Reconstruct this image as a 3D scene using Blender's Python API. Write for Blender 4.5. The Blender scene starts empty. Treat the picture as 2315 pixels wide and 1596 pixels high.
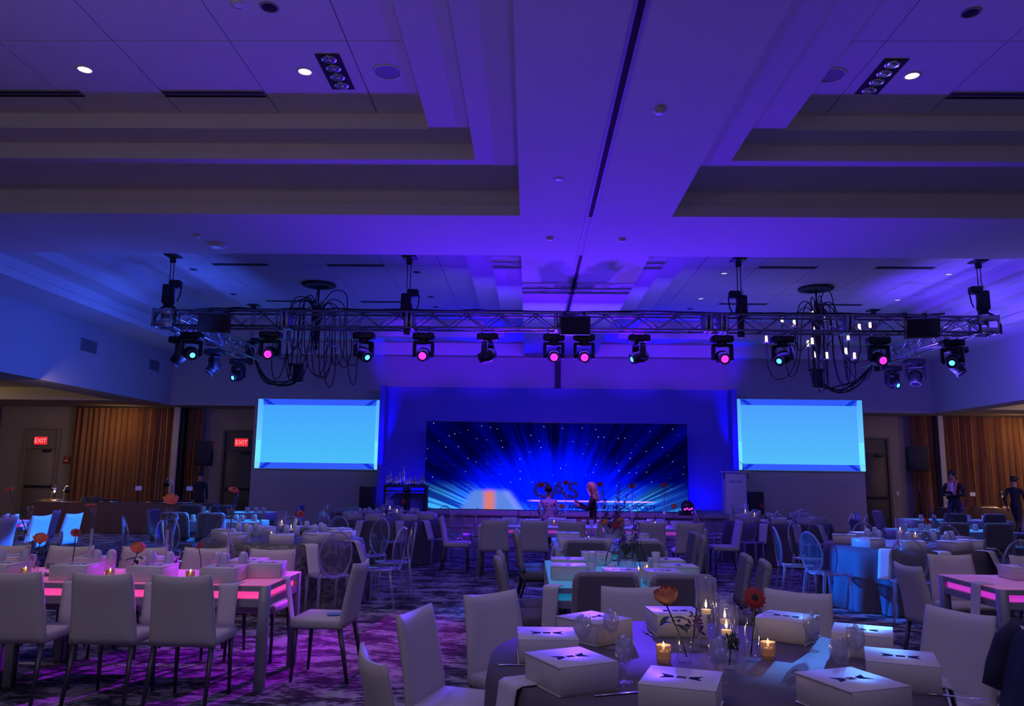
import bpy, bmesh, math, random
from math import sin, cos, pi, radians as RD
from mathutils import Vector as V, Matrix as M4, Euler, Quaternion
random.seed(7)
S = bpy.context.scene
C = S.collection
# ------------------------------------------------------------------ camera, world, lights, exposure
S.view_settings.view_transform = 'Standard'
S.view_settings.look = 'None'
S.view_settings.gamma = 1.0
S.view_settings.use_curve_mapping = False
S.view_settings.exposure = 0.0
try:
    S.cycles.max_bounces = 6
    S.cycles.diffuse_bounces = 3
    S.cycles.glossy_bounces = 3
    S.cycles.transmission_bounces = 4
    S.cycles.transparent_max_bounces = 14
    S.cycles.caustics_reflective = False
    S.cycles.caustics_refractive = False
    S.cycles.sample_clamp_indirect = 3.0
    S.cycles.use_denoising = True
    S.cycles.adaptive_threshold = 0.02
except Exception:
    pass
PITCH, YAW, ROLL, FPX = RD(8.88), RD(1.29), RD(0.75), 1760.0
cd = bpy.data.cameras.new('camera')
cam = bpy.data.objects.new('camera', cd)
C.objects.link(cam)
cam.location = (0, 0, 1.6)
fw = V((-sin(YAW) * cos(PITCH), cos(YAW) * cos(PITCH), sin(PITCH)))
rt = V((cos(YAW), sin(YAW), 0))
up = rt.cross(fw)
r2 = rt * cos(ROLL) + up * sin(ROLL)
u2 = up * cos(ROLL) - rt * sin(ROLL)
cam.rotation_euler = M4((r2, u2, -fw)).transposed().to_euler()
cd.sensor_fit = 'HORIZONTAL'
cd.sensor_width = 36.0
cd.lens = 36.0 * FPX / 2315.0
cd.clip_start = 0.05
cd.clip_end = 100
S.camera = cam

w = bpy.data.worlds.new('world')
S.world = w
w.use_nodes = True
w.node_tree.nodes['Background'].inputs[0].default_value = (0.30, 0.22, 0.62, 1)
w.node_tree.nodes['Background'].inputs[1].default_value = 0.015

LK = 1.0
def lamp(kind, name, loc, target, power, col, size=0.3, angle=60, blend=0.6, sx=None):
    ld = bpy.data.lights.new(name, kind)
    ld.energy = power * LK
    ld.color = col
    if kind == 'AREA':
        ld.shape = 'RECTANGLE' if sx else 'DISK'
        ld.size = size
        if sx:
            ld.size_y = sx
    else:
        ld.shadow_soft_size = size
    if kind == 'SPOT':
        ld.spot_size = RD(angle)
        ld.spot_blend = blend
    o = bpy.data.objects.new(name, ld)
    C.objects.link(o)
    o.location = loc
    if target is not None:
        o.rotation_euler = (V(target) - V(loc)).to_track_quat('-Z', 'Y').to_euler()
    return o

PUR = (0.066, 0.0, 1.0)
BLU = (0.0, 0.0, 1.0)
CYB = (0.04, 0.17, 1.0)
MAG = (0.55, 0.0, 1.0)
WRM = (1.0, 0.80, 0.62)
# purple uplights standing on the stage front, washing the coffered ceiling
lamp('SPOT', 'uplight', (-1.6, 21.2, 0.75), (0.2, 12.0, 5.4), 2900, PUR, 0.10, 66, 0.9)
lamp('SPOT', 'uplight', (3.6, 21.2, 0.75), (1.6, 12.0, 5.4), 2900, PUR, 0.10, 66, 0.9)
lamp('SPOT', 'uplight', (0.6, 20.9, 0.75), (0.9, 6.5, 6.0), 2400, (0.16, 0.03, 1.0), 0.15, 60, 0.9)
lamp('SPOT', 'uplight', (4.3, 19.4, 0.75), (11.2, 17.6, 5.4), 2400, PUR, 0.08, 48, 0.7)
# bluer soft wash over the left and right of the hall from the truss legs
lamp('AREA', 'head_wash', (-6.6, 15.3, 3.7), (-9.3, 10.5, 5.3), 55, (0.05, 0.10, 1.0), .8)
lamp('AREA', 'head_wash', (8.4, 15.3, 3.7), (10.4, 10.5, 5.3), 48, (0.2, 0.14, 1.0), .8)
lamp('AREA', 'head_wash', (-6.7, 17.4, 3.4), (-11.4, 17.4, 4.2), 150, (0.04, 0.10, 1.0), 1.6, sx=.5)
lamp('AREA', 'head_wash', (-3.0, 20.3, 1.6), (-8.0, 14.5, 6.0), 45, (0.05, 0.04, 1.0), 2.2)
lamp('AREA', 'head_wash', (8.6, 17.5, 3.2), (12.6, 17.4, 4.2), 230, (0.12, 0.08, 1.0), 1.6, sx=.5)
lamp('AREA', 'head_wash', (6.0, 20.3, 1.6), (9.5, 14.5, 6.0), 60, (0.20, 0.13, 1.0), 2.2)
# pure blue strip behind the video wall lighting the backdrop, and pair behind the flat lighting the back ceiling tray
lamp('AREA', 'strip_light', (.86, 23.1, .66), (.86, 23.72, 2.4), 150, BLU, 9.6, sx=.15)
for x in (-4.44, 6.16):
    lamp('SPOT', 'uplight', (x, 22.75, 0.68), (x, 23.4, 2.8), 1500, BLU, 0.04, 22, 0.9)
lamp('SPOT', 'uplight', (-1.2, 24.2, 4.25), (-1.2, 21.9, 6.0), 420, BLU, 0.1, 115, 0.9)
lamp('SPOT', 'uplight', (3.6, 24.2, 4.25), (3.6, 21.9, 6.0), 560, BLU, 0.1, 115, 0.9)
# violet front wash from the truss on the back wall, stage, tables and floor
lamp('AREA', 'wash', (0.9, 16.3, 4.3), (0.9, 24.6, 2.6), 165, (0.13, 0.08, 1.0), 6.0, sx=0.4)
for x in (-3.6, -1.4, .9, 3.2, 5.4):
    lamp('SPOT', 'wash', (x, 16.4, 4.3), (x, 24.6, 5.35), 2300, (.09, 0.0, 1.0), .15, 24, 1.0)
lamp('AREA', 'wash', (0.9, 15.6, 4.3), (0.9, 8.0, 0.0), 130, (0.10, 0.04, 1.0), 9.0, sx=0.5)
# coloured beams of single moving heads
def beam(a, b, power, col, ang, blend=.5):
    lamp('SPOT', 'head_beam', a, b, power, col, .05, ang, blend)
beam((.5, 15.42, 4.0), (-2.9, 6.2, 0), 6500, (.46, 0.0, 1.0), 13, .6)
beam((-.86, 15.42, 4.0), (-1.35, 7.9, 0), 2600, (.60, 0.0, 1.0), 13, .9)
beam((8.6, 15.8, 3.95), (-8.0, 12.3, .62), 52000, (.012, .13, 1.0), 5.5)
beam((8.6, 15.8, 3.95), (-5.45, 12.3, .62), 24000, (.012, .10, 1.0), 4)
beam((-7.1, 15.42, 3.95), (3.95, 9.9, .45), 26000, (.0, .13, 1.0), 5.5, .6)
beam((-3.4, 15.42, 3.95), (-5.1, 13.6, .75), 1500, (.02, .32, 1.0), 30)
beam((-7.5, 19.7, 3.95), (-6.2, 16.6, .75), 900, (.02, .32, 1.0), 34)
beam((8.8, 15.8, 3.95), (7.3, 13.9, .75), 900, (.05, .34, 1.0), 40)
beam((9.3, 19.8, 3.95), (9.3, 17.6, .75), 500, (.05, .34, 1.0), 46)
beam((5.2, 15.42, 3.95), (5.0, 10.6, .8), 2600, (.10, .16, 1.0), 16)
beam((2.2, 15.42, 3.95), (-3.4, 9.9, .8), 3000, (.10, .12, 1.0), 14)
beam((.5, 15.42, 4.0), (1.0, 13.2, .8), 900, (.10, .08, 1.0), 44)
beam((1.1, 15.42, 4.0), (.2, 4.0, .9), 3600, (.10, .03, 1.0), 13, .9)
beam((7.1, 15.42, 4.0), (1.6, 4.25, .9), 3600, (.08, .27, 1.0), 3.6, .9)
beam((.9, 16.4, 4.3), (.9, 20.9, .5), 650, (.42, .05, 1.0), 75, .9)
beam((2.2, 15.42, 4.0), (-.4, 9.4, 0), 2200, (.0, .12, 1.0), 13, .9)
# dim house light from the downlights above and behind the camera
HSE = (1.0, 0.86, 0.84)
for x, p in ((-5.1, 26), (-2.6, 26), (0.9, 12), (4.3, 12), (6.8, 20)):
    lamp('AREA', 'house_light', (x, -0.6, 5.9), (x, 2.8, 0), p, HSE, 1.2)
lamp('AREA', 'ceiling_bounce_fill', (0.9, 4.5, 5.2), (0.9, 4.5, 0), 60, (.30, .25, 1.0), 7.0)  # added violet area light standing in for bounce off the ceiling, no fixture
lamp('AREA', 'floor_bounce_fill', (-4.5, 2.2, 2.4), (-4.2, 4.6, 6.0), 20, (.9, .82, .9), 1.5)  # added fill standing in for light bounced up from the floor, no fixture
lamp('AREA', 'floor_bounce_fill', (6.0, 2.2, 2.4), (5.6, 4.6, 6.0), 8, (.9, .82, .9), 1.5)  # weaker added bounce fill on the right
for x in (-5.13, -2.6, 4.31):
    lamp('SPOT', 'downlight_beam', (x, 8.26, 6.08), (x, 7.6, 0), 100, WRM, 0.06, 120, 1.0)
# warm side rooms
lamp('AREA', 'side_room_light', (-17.2, 21.8, 3.6), (-15.0, 25.8, 0.9), 7, (1.0, 0.64, 0.32), 0.6)
lamp('AREA', 'side_room_light', (-13.2, 24.5, 3.5), (-13.5, 25.8, .9), 15, (1.0, 0.62, 0.3), 1.0, sx=.5)
lamp('AREA', 'side_room_light', (-11.0, 17.5, 3.4), (-10.8, 20.0, .4), 14, (1.0, 0.66, 0.4), 1.0)
lamp('AREA', 'side_room_light', (-15.5, 18.5, 3.7), (-14.0, 22.0, 0), 22, (1.0, 0.68, 0.38), 1.5)
lamp('AREA', 'side_room_light', (15.6, 24.4, 3.5), (15.4, 25.8, .9), 20, (1.0, 0.62, 0.32), 1.2, sx=.5)
lamp('AREA', 'side_room_light', (16.4, 21.8, 3.6), (15.2, 25.8, 0.9), 22, (1.0, 0.62, 0.32), 0.6)
lamp('AREA', 'side_room_light', (15.0, 19.0, 3.7), (15.0, 22.0, 0), 40, (1.0, 0.68, 0.42), 1.5)

# ------------------------------------------------------------------ materials
def mat(name, col, rough=0.6, metal=0.0, emit=None, es=0.0, var=0.12, scale=6.0, bump=0.0, bscale=60.0, sheen=0.0, coat=0.0):
    m = bpy.data.materials.new(name)
    m.use_nodes = True
    nt = m.node_tree
    b = nt.nodes['Principled BSDF']
    tc = nt.nodes.new('ShaderNodeTexCoord')
    nz = nt.nodes.new('ShaderNodeTexNoise')
    nz.inputs['Scale'].default_value = scale
    nz.inputs['Detail'].default_value = 3
    nt.links.new(tc.outputs['Object'], nz.inputs['Vector'])
    mx = nt.nodes.new('ShaderNodeMix')
    mx.data_type = 'RGBA'
    mx.inputs[6].default_value = (*[max(0, c * (1 - var)) for c in col], 1)
    mx.inputs[7].default_value = (*[min(1, c * (1 + var)) for c in col], 1)
    nt.links.new(nz.outputs['Fac'], mx.inputs[0])
    nt.links.new(mx.outputs[2], b.inputs['Base Color'])
    b.inputs['Roughness'].default_value = rough
    b.inputs['Metallic'].default_value = metal
    if coat:
        b.inputs['Coat Weight'].default_value = coat
    if emit:
        b.inputs['Emission Color'].default_value = (*emit, 1)
        b.inputs['Emission Strength'].default_value = es
    if bump:
        n2 = nt.nodes.new('ShaderNodeTexNoise')
        n2.inputs['Scale'].default_value = bscale
        nt.links.new(tc.outputs['Object'], n2.inputs['Vector'])
        bp = nt.nodes.new('ShaderNodeBump')
        bp.inputs['Strength'].default_value = bump
        bp.inputs['Distance'].default_value = 0.01
        nt.links.new(n2.outputs['Fac'], bp.inputs['Height'])
        nt.links.new(bp.outputs['Normal'], b.inputs['Normal'])
    return m

def glassy(name, tint=(0.9, 0.95, 1.0), base=0.04, edge=0.75, body=0.05, bodycol=(0.7, 0.75, 0.9), rough=0.04):
    m = bpy.data.materials.new(name)
    m.use_nodes = True
    nt = m.node_tree
    nt.nodes.clear()
    out = nt.nodes.new('ShaderNodeOutputMaterial')
    tr = nt.nodes.new('ShaderNodeBsdfTransparent')
    tr.inputs[0].default_value = (*tint, 1)
    gl = nt.nodes.new('ShaderNodeBsdfGlossy')
    gl.inputs['Roughness'].default_value = rough
    di = nt.nodes.new('ShaderNodeBsdfDiffuse')
    tc = nt.nodes.new('ShaderNodeTexCoord')
    nz = nt.nodes.new('ShaderNodeTexNoise')
    nz.inputs['Scale'].default_value = 40
    nt.links.new(tc.outputs['Object'], nz.inputs['Vector'])
    cr = nt.nodes.new('ShaderNodeMix')
    cr.data_type = 'RGBA'
    cr.inputs[6].default_value = (*[c * .8 for c in bodycol], 1)
    cr.inputs[7].default_value = (*bodycol, 1)
    nt.links.new(nz.outputs['Fac'], cr.inputs[0])
    nt.links.new(cr.outputs[2], di.inputs[0])
    lw = nt.nodes.new('ShaderNodeLayerWeight')
    lw.inputs[0].default_value = 0.35
    mr = nt.nodes.new('ShaderNodeMapRange')
    mr.inputs[3].default_value = base
    mr.inputs[4].default_value = edge
    nt.links.new(lw.outputs['Facing'], mr.inputs[0])
    m1 = nt.nodes.new('ShaderNodeMixShader')
    m1.inputs[0].default_value = body
    nt.links.new(tr.outputs[0], m1.inputs[1])
    nt.links.new(di.outputs[0], m1.inputs[2])
    m2 = nt.nodes.new('ShaderNodeMixShader')
    nt.links.new(mr.outputs[0], m2.inputs[0])
    nt.links.new(m1.outputs[0], m2.inputs[1])
    nt.links.new(gl.outputs[0], m2.inputs[2])
    nt.links.new(m2.outputs[0], out.inputs[0])
    return m

MT = {}
MT['ceil'] = mat('ceiling_paint', (0.62, 0.60, 0.58), 0.9, var=0.04, scale=2, bump=0.05, bscale=200)
MT['panel'] = mat('ceiling_panel_white', (0.64, 0.62, 0.60), 0.95, var=0.05, scale=3, bump=0.1, bscale=250)
MT['wall'] = mat('wall_paint', (0.42, 0.40, 0.40), 0.85, var=0.05, scale=1.5, bump=0.04, bscale=120)
MT['tan'] = mat('tan_wall_vinyl', (0.34, 0.29, 0.22), 0.85, var=0.06, scale=1.2, bump=0.06, bscale=150)
MT['tanceil'] = mat('side_room_ceiling_paint', (0.52, 0.47, 0.38), 0.9, var=0.04, scale=1)
MT['black'] = mat('black_plastic', (0.012, 0.012, 0.014), 0.45, var=0.2)
MT['blackmat'] = mat('black_powder_coat', (0.02, 0.02, 0.022), 0.7, var=0.2)
MT['dark'] = mat('dark_recess', (0.006, 0.006, 0.006), 0.9)
MT['chrome'] = mat('brushed_chrome', (0.75, 0.75, 0.78), 0.22, 1.0, var=0.05)
MT['alu'] = mat('truss_aluminium', (0.40, 0.40, 0.43), 0.38, 1.0, var=0.08, scale=12)
MT['lampglow'] = mat('lit_lamp', (1, .95, .85), 0.4, emit=(1.0, 0.86, 0.62), es=2.2)
MT['white'] = mat('white_plastic', (0.7, 0.7, 0.7), 0.5, var=0.04)
MT['red'] = mat('red_enamel', (0.5, 0.03, 0.03), 0.4)
MT['grey'] = mat('grey_paint', (0.22, 0.22, 0.24), 0.6)

# ------------------------------------------------------------------ mesh builder
class MB:
    def __init__(s):
        s.v, s.f, s.sm, s.mi = [], [], [], []
        s.cm = 0
    def add(s, vs, fs, smooth=False, T=None):
        n = len(s.v)
        for p in vs:
            p = V(p)
            if T is not None:
                p = T @ p
            s.v.append(p)
        for f in fs:
            s.f.append([i + n for i in f])
            s.sm.append(smooth)
            s.mi.append(s.cm)
        return s
    def box(s, c, d, rz=0.0, T=None):
        x, y, z = d[0] / 2, d[1] / 2, d[2] / 2
        vs = [(-x, -y, -z), (x, -y, -z), (x, y, -z), (-x, y, -z), (-x, -y, z), (x, -y, z), (x, y, z), (-x, y, z)]
        fs = [(0, 3, 2, 1), (4, 5, 6, 7), (0, 1, 5, 4), (1, 2, 6, 5), (2, 3, 7, 6), (3, 0, 4, 7)]
        t = M4.Translation(c) @ M4.Rotation(rz, 4, 'Z')
        if T is not None:
            t = T @ t
        return s.add(vs, fs, False, t)
    def rbox(s, c, d, r=0.01, seg=2, T=None, rz=0.0):
        bm = bmesh.new()
        bmesh.ops.create_cube(bm, size=1)
        bmesh.ops.scale(bm, vec=d, verts=bm.verts)
        bmesh.ops.bevel(bm, geom=list(bm.edges) + list(bm.verts), offset=min(r, min(d) * .49), segments=seg, profile=0.5, affect='EDGES')
        bm.verts.index_update()
        t = M4.Translation(c) @ M4.Rotation(rz, 4, 'Z')
        if T is not None:
            t = T @ t
        s.add([v.co.copy() for v in bm.verts], [[v.index for v in f.verts] for f in bm.faces], True, t)
        bm.free()
        return s
    def tube(s, pts, r, n=8, closed=False, T=None, cap=True):
        pts = [V(p) for p in pts]
        N = len(pts)
        rr = r if isinstance(r, (list, tuple)) else [r] * N
        vs, fs = [], []
        prev = None
        for i, p in enumerate(pts):
            if closed:
                d = pts[(i + 1) % N] - pts[i - 1]
            else:
                d = pts[min(i + 1, N - 1)] - pts[max(i - 1, 0)]
            d.normalize()
            if prev is None:
                a = d.orthogonal().normalized()
            else:
                a = (prev - d * prev.dot(d))
                a = a.normalized() if a.length > 1e-6 else d.orthogonal().normalized()
            prev = a
            b = d.cross(a)
            for k in range(n):
                t = 2 * pi * k / n
                vs.append(p + (a * cos(t) + b * sin(t)) * rr[i])
        for i in range(N if closed else N - 1):
            j = (i + 1) % N
            for k in range(n):
                k2 = (k + 1) % n
                fs.append((i * n + k, i * n + k2, j * n + k2, j * n + k))
        if cap and not closed:
            fs.append(tuple(range(n))[::-1])
            fs.append(tuple((N - 1) * n + k for k in range(n)))
        return s.add(vs, fs, n > 4, T)
    def lathe(s, prof, n=16, c=(0, 0, 0), T=None, smooth=True):
        vs, fs = [], []
        for (r, z) in prof:
            for k in range(n):
                t = 2 * pi * k / n
                vs.append((c[0] + max(r, 1e-5) * cos(t), c[1] + max(r, 1e-5) * sin(t), c[2] + z))
        for i in range(len(prof) - 1):
            for k in range(n):
                k2 = (k + 1) % n
                fs.append((i * n + k, i * n + k2, (i + 1) * n + k2, (i + 1) * n + k))
        return s.add(vs, fs, smooth, T)
    def disc(s, r, z, n=16, c=(0, 0, 0), T=None):
        vs = [(c[0] + r * cos(2 * pi * k / n), c[1] + r * sin(2 * pi * k / n), c[2] + z) for k in range(n)]
        return s.add(vs, [tuple(range(n))], False, T)
    def ball(s, c, r, n=10, T=None):
        r = (r, r, r) if not isinstance(r, (list, tuple)) else r
        m = max(4, n // 2 + 1)
        prof = [(sin(pi * i / m), -cos(pi * i / m)) for i in range(m + 1)]
        t = M4.Translation(c) @ M4.Diagonal((r[0], r[1], r[2], 1))
        if T is not None:
            t = T @ t
        return s.lathe(prof, n, T=t)
    def grid(s, fn, nu, nv, closed_u=False, smooth=True, T=None):
        vs = [fn(i / (nu if closed_u else nu - 1), j / (nv - 1)) for j in range(nv) for i in range(nu)]
        fs = []
        for j in range(nv - 1):
            for i in range(nu if closed_u else nu - 1):
                i2 = (i + 1) % nu
                fs.append((j * nu + i, j * nu + i2, (j + 1) * nu + i2, (j + 1) * nu + i))
        return s.add(vs, fs, smooth, T)
    def slab(s, fn, nu, nv, th, T=None):
        """closed sheet: fn(u,v)->(point, normal), thickness th (may be a function of u,v)"""
        fr, bk = [], []
        for j in range(nv):
            for i in range(nu):
                u, v = i / (nu - 1), j / (nv - 1)
                p, nn = fn(u, v)
                t = th(u, v) if callable(th) else th
                fr.append(V(p) + V(nn) * t / 2)
                bk.append(V(p) - V(nn) * t / 2)
        n = nu * nv
        fs = []
        for j in range(nv - 1):
            for i in range(nu - 1):
                a, b, c, d = j * nu + i, j * nu + i + 1, (j + 1) * nu + i + 1, (j + 1) * nu + i
                fs.append((a, b, c, d))
                fs.append((d + n, c + n, b + n, a + n))
        for i in range(nu - 1):
            fs.append((i + 1, i, i + n, i + 1 + n))
            a = (nv - 1) * nu + i
            fs.append((a, a + 1, a + 1 + n, a + n))
        for j in range(nv - 1):
            a, b = j * nu, (j + 1) * nu
            fs.append((a, b, b + n, a + n))
            a, b = a + nu - 1, b + nu - 1
            fs.append((b, a, a + n, b + n))
        return s.add(fr + bk, fs, True, T)
    def prism(s, poly, z0, z1, T=None):
        n = len(poly)
        vs = [(x, y, z0) for x, y in poly] + [(x, y, z1) for x, y in poly]
        fs = [tuple(range(n))[::-1], tuple(range(n, 2 * n))]
        for i in range(n):
            j = (i + 1) % n
            fs.append((i, j, j + n, i + n))
        return s.add(vs, fs, False, T)
    def build(s, name, m, parent=None, loc=None, rot=None):
        me = bpy.data.meshes.new(name)
        me.from_pydata([tuple(v) for v in s.v], [], s.f)
        me.update()
        me.polygons.foreach_set('use_smooth', s.sm)
        for q in (m if isinstance(m, (list, tuple)) else [m]):
            me.materials.append(MT[q] if isinstance(q, str) else q)
        if any(s.mi):
            me.polygons.foreach_set('material_index', s.mi)
        o = bpy.data.objects.new(name, me)
        C.objects.link(o)
        o.parent = parent
        if loc is not None:
            o.location = loc
        if rot is not None:
            o.rotation_euler = rot
        return o

def tag(o, label, cat, group=None, kind=None):
    if label:
        o['label'] = label
    if cat:
        o['category'] = cat
    if group:
        o['group'] = group
    if kind:
        o['kind'] = kind
    return o
def thing(name, label, cat, loc=(0, 0, 0), rz=0.0, group=None, rot=None):
    o = bpy.data.objects.new(name, None)
    o.empty_display_size = 0.1
    C.objects.link(o)
    o.location = loc
    o.rotation_euler = rot if rot is not None else (0, 0, rz)
    return tag(o, label, cat, group)
def dup(o, loc=None, rz=None, label=None, group=None, parent=None, rot=None):
    c = o.copy()
    C.objects.link(c)
    if parent is not None:
        c.parent = parent
    if loc is not None:
        c.location = loc
    if rz is not None:
        c.rotation_euler = (0, 0, rz)
    if rot is not None:
        c.rotation_euler = rot
    if label:
        c['label'] = label
    if group:
        c['group'] = group
    for ch in KIDS(o):
        dup(ch, parent=c)
    return c
_kids = {}
def KIDS(o):
    if o.name not in _kids:
        _kids[o.name] = [k for k in C.objects if k.parent is o]
    return _kids[o.name]
class Proto:
    """first place() moves the prototype itself, later ones copy it with its parts"""
    def __init__(s, o):
        s.o, s.n = o, 0
        KIDS(o)
        for k in KIDS(o):
            KIDS(k)
    def place(s, loc, rz=0.0, label=None, group=None, rot=None):
        s.n += 1
        if s.n > 1:
            return dup(s.o, loc, rz if rot is None else None, label, group, rot=rot)
        o = s.o
        o.location = loc
        o.rotation_euler = (0, 0, rz) if rot is None else rot
        if label:
            o['label'] = label
        if group:
            o['group'] = group
        return o
def text(name, body, size, m, parent, loc, rot, ext=0.002, align='CENTER', sx=1.0, off=0.0):
    cu = bpy.data.curves.new(name, 'FONT')
    cu.body = body
    cu.size = size
    cu.extrude = ext
    cu.offset = off
    cu.align_x = align
    cu.align_y = 'CENTER'
    cu.materials.append(MT[m] if isinstance(m, str) else m)
    tmp = bpy.data.objects.new(name, cu)
    C.objects.link(tmp)
    bpy.context.view_layer.update()
    me = bpy.data.meshes.new_from_object(tmp.evaluated_get(bpy.context.evaluated_depsgraph_get()))
    bpy.data.objects.remove(tmp)
    o = bpy.data.objects.new(name, me)
    C.objects.link(o)
    o.parent = parent
    o.location = loc
    o.rotation_euler = rot
    o.scale = (sx, 1, 1)
    return o
def struct(name, mb, m, parent=None, loc=None):
    o = mb.build(name, m, parent, loc)
    if parent is None:
        o['kind'] = 'structure'
    return o
def sempty(name):
    o = bpy.data.objects.new(name, None)
    C.objects.link(o)
    o['kind'] = 'structure'
    return o
UPX = (pi / 2, 0, 0)      # a flat thing stood upright facing -Y
# ------------------------------------------------------------------ the hall
XL, XR, YB, ZS, ZB = -11.45, 12.65, 24.6, 3.66, 5.3
def carpet():
    m = bpy.data.materials.new('streaked_carpet')
    m.use_nodes = True
    nt = m.node_tree
    b = nt.nodes['Principled BSDF']
    tc = nt.nodes.new('ShaderNodeTexCoord')
    def nz(sc, stretch, det, rot=0):
        mp = nt.nodes.new('ShaderNodeMapping')
        mp.inputs['Scale'].default_value = stretch
        mp.inputs['Rotation'].default_value = (0, 0, rot)
        n = nt.nodes.new('ShaderNodeTexNoise')
        n.inputs['Scale'].default_value = sc
        n.inputs['Detail'].default_value = det
        n.inputs['Roughness'].default_value = 0.65
        nt.links.new(tc.outputs['Object'], mp.inputs[0])
        nt.links.new(mp.outputs[0], n.inputs['Vector'])
        return n
    a = nz(2.3, (1.0, 2.0, 1), 6)
    c = nz(11.0, (1.0, 2.4, 1), 4)
    ad = nt.nodes.new('ShaderNodeMath')
    ad.operation = 'MULTIPLY_ADD'
    nt.links.new(c.outputs['Fac'], ad.inputs[0])
    ad.inputs[1].default_value = 0.65
    nt.links.new(a.outputs['Fac'], ad.inputs[2])
    r = nt.nodes.new('ShaderNodeValToRGB')
    e = r.color_ramp.elements
    e[0].position = 0.765
    e[0].color = (0.012, 0.011, 0.018, 1)
    e[1].position = 0.90
    e[1].color = (0.34, 0.32, 0.36, 1)
    x = e.new(0.815)
    x.color = (0.085, 0.08, 0.10, 1)
    nt.links.new(ad.outputs[0], r.inputs[0])
    nt.links.new(r.outputs[0], b.inputs['Base Color'])
    b.inputs['Roughness'].default_value = 0.95
    bp = nt.nodes.new('ShaderNodeBump')
    bp.inputs['Strength'].default_value = 0.35
    bp.inputs['Distance'].default_value = 0.01
    f = nz(160, (1, 1, 1), 1)
    nt.links.new(f.outputs['Fac'], bp.inputs['Height'])
    nt.links.new(bp.outputs['Normal'], b.inputs['Normal'])
    return m
MT['carpet'] = carpet()
struct('floor', MB().box((0.6, 10, -0.05), (52, 36, 0.1)), 'carpet')
# upper side walls, back wall with the projecting centre, headers
def wallbox(name, x0, x1, y0, y1, z0, z1, m='wall'):
    return struct(name, MB().box(((x0 + x1) / 2, (y0 + y1) / 2, (z0 + z1) / 2), (x1 - x0, y1 - y0, z1 - z0)), m)
wallbox('wall_left', XL - 1.0, XL, -5, YB, ZS, ZB + .05)
wallbox('wall_right', XR, XR + .7, -5, YB, ZS, ZB + .05)
wallbox('wall_back', XL - 1.0, XR + .7, YB, YB + 1.4, ZS, ZB + .05)
wallbox('wall_center', -8.72, 10.42, YB - .001, YB + 1.3, 0, ZS)
wallbox('wall_alcove', -26, 28, 25.95, 26.2, 0, 4.6, 'tan')
wallbox('wall_front', -26, 28, -5.3, -5, 0, 6.2)
wallbox('wall_far_left', -26, -25.8, -5, 26, 0, 4.6, 'tan')
wallbox('wall_far_right', 27.8, 28, -5, 26, 0, 4.6, 'tan')
ceil_l = MB().box((-19.2, 10.5, 4.1), (13.6, 31, .1)).box((-19.2, 24.65, 3.93), (13.6, 2.6, .52))
struct('trim_1', ceil_l, 'tanceil')
ceil_r = MB().box((20.6, 10.5, 4.1), (14.6, 31, .1)).box((20.6, 24.65, 3.95), (14.6, 2.6, .52))
struct('trim_2', ceil_r, 'tanceil')

ceiling = sempty('ceiling')
TR = [(-10.2, -0.12, -4.5, 10.85), (2.0, 11.4, -4.5, 10.85), (-10.2, -0.12, 12.85, 24.3), (2.0, 11.4, 12.85, 24.3)]
so = MB()
def rect(mb, x0, x1, y0, y1, z, th=0.06):
    mb.box(((x0 + x1) / 2, (y0 + y1) / 2, z + th / 2), (x1 - x0, y1 - y0, th))
rect(so, XL - .5, -10.2, -5, YB + .2, ZB)
rect(so, 11.4, XR + .4, -5, YB + .2, ZB)
rect(so, -10.2, 11.4, 10.85, 12.85, ZB)
rect(so, -10.2, 11.4, -5, -4.5, ZB)
rect(so, -10.2, 11.4, 24.3, YB + .2, ZB)
for (y0, y1) in ((-4.5, 10.85), (12.85, 24.3)):
    rect(so, -0.12, 0.80, y0, y1, ZB)
    rect(so, 0.92, 2.0, y0, y1, ZB)
    rect(so, 0.78, 0.94, y0, y1, ZB + .05)
so.build('beam_soffit', 'ceil', ceiling)
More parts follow.
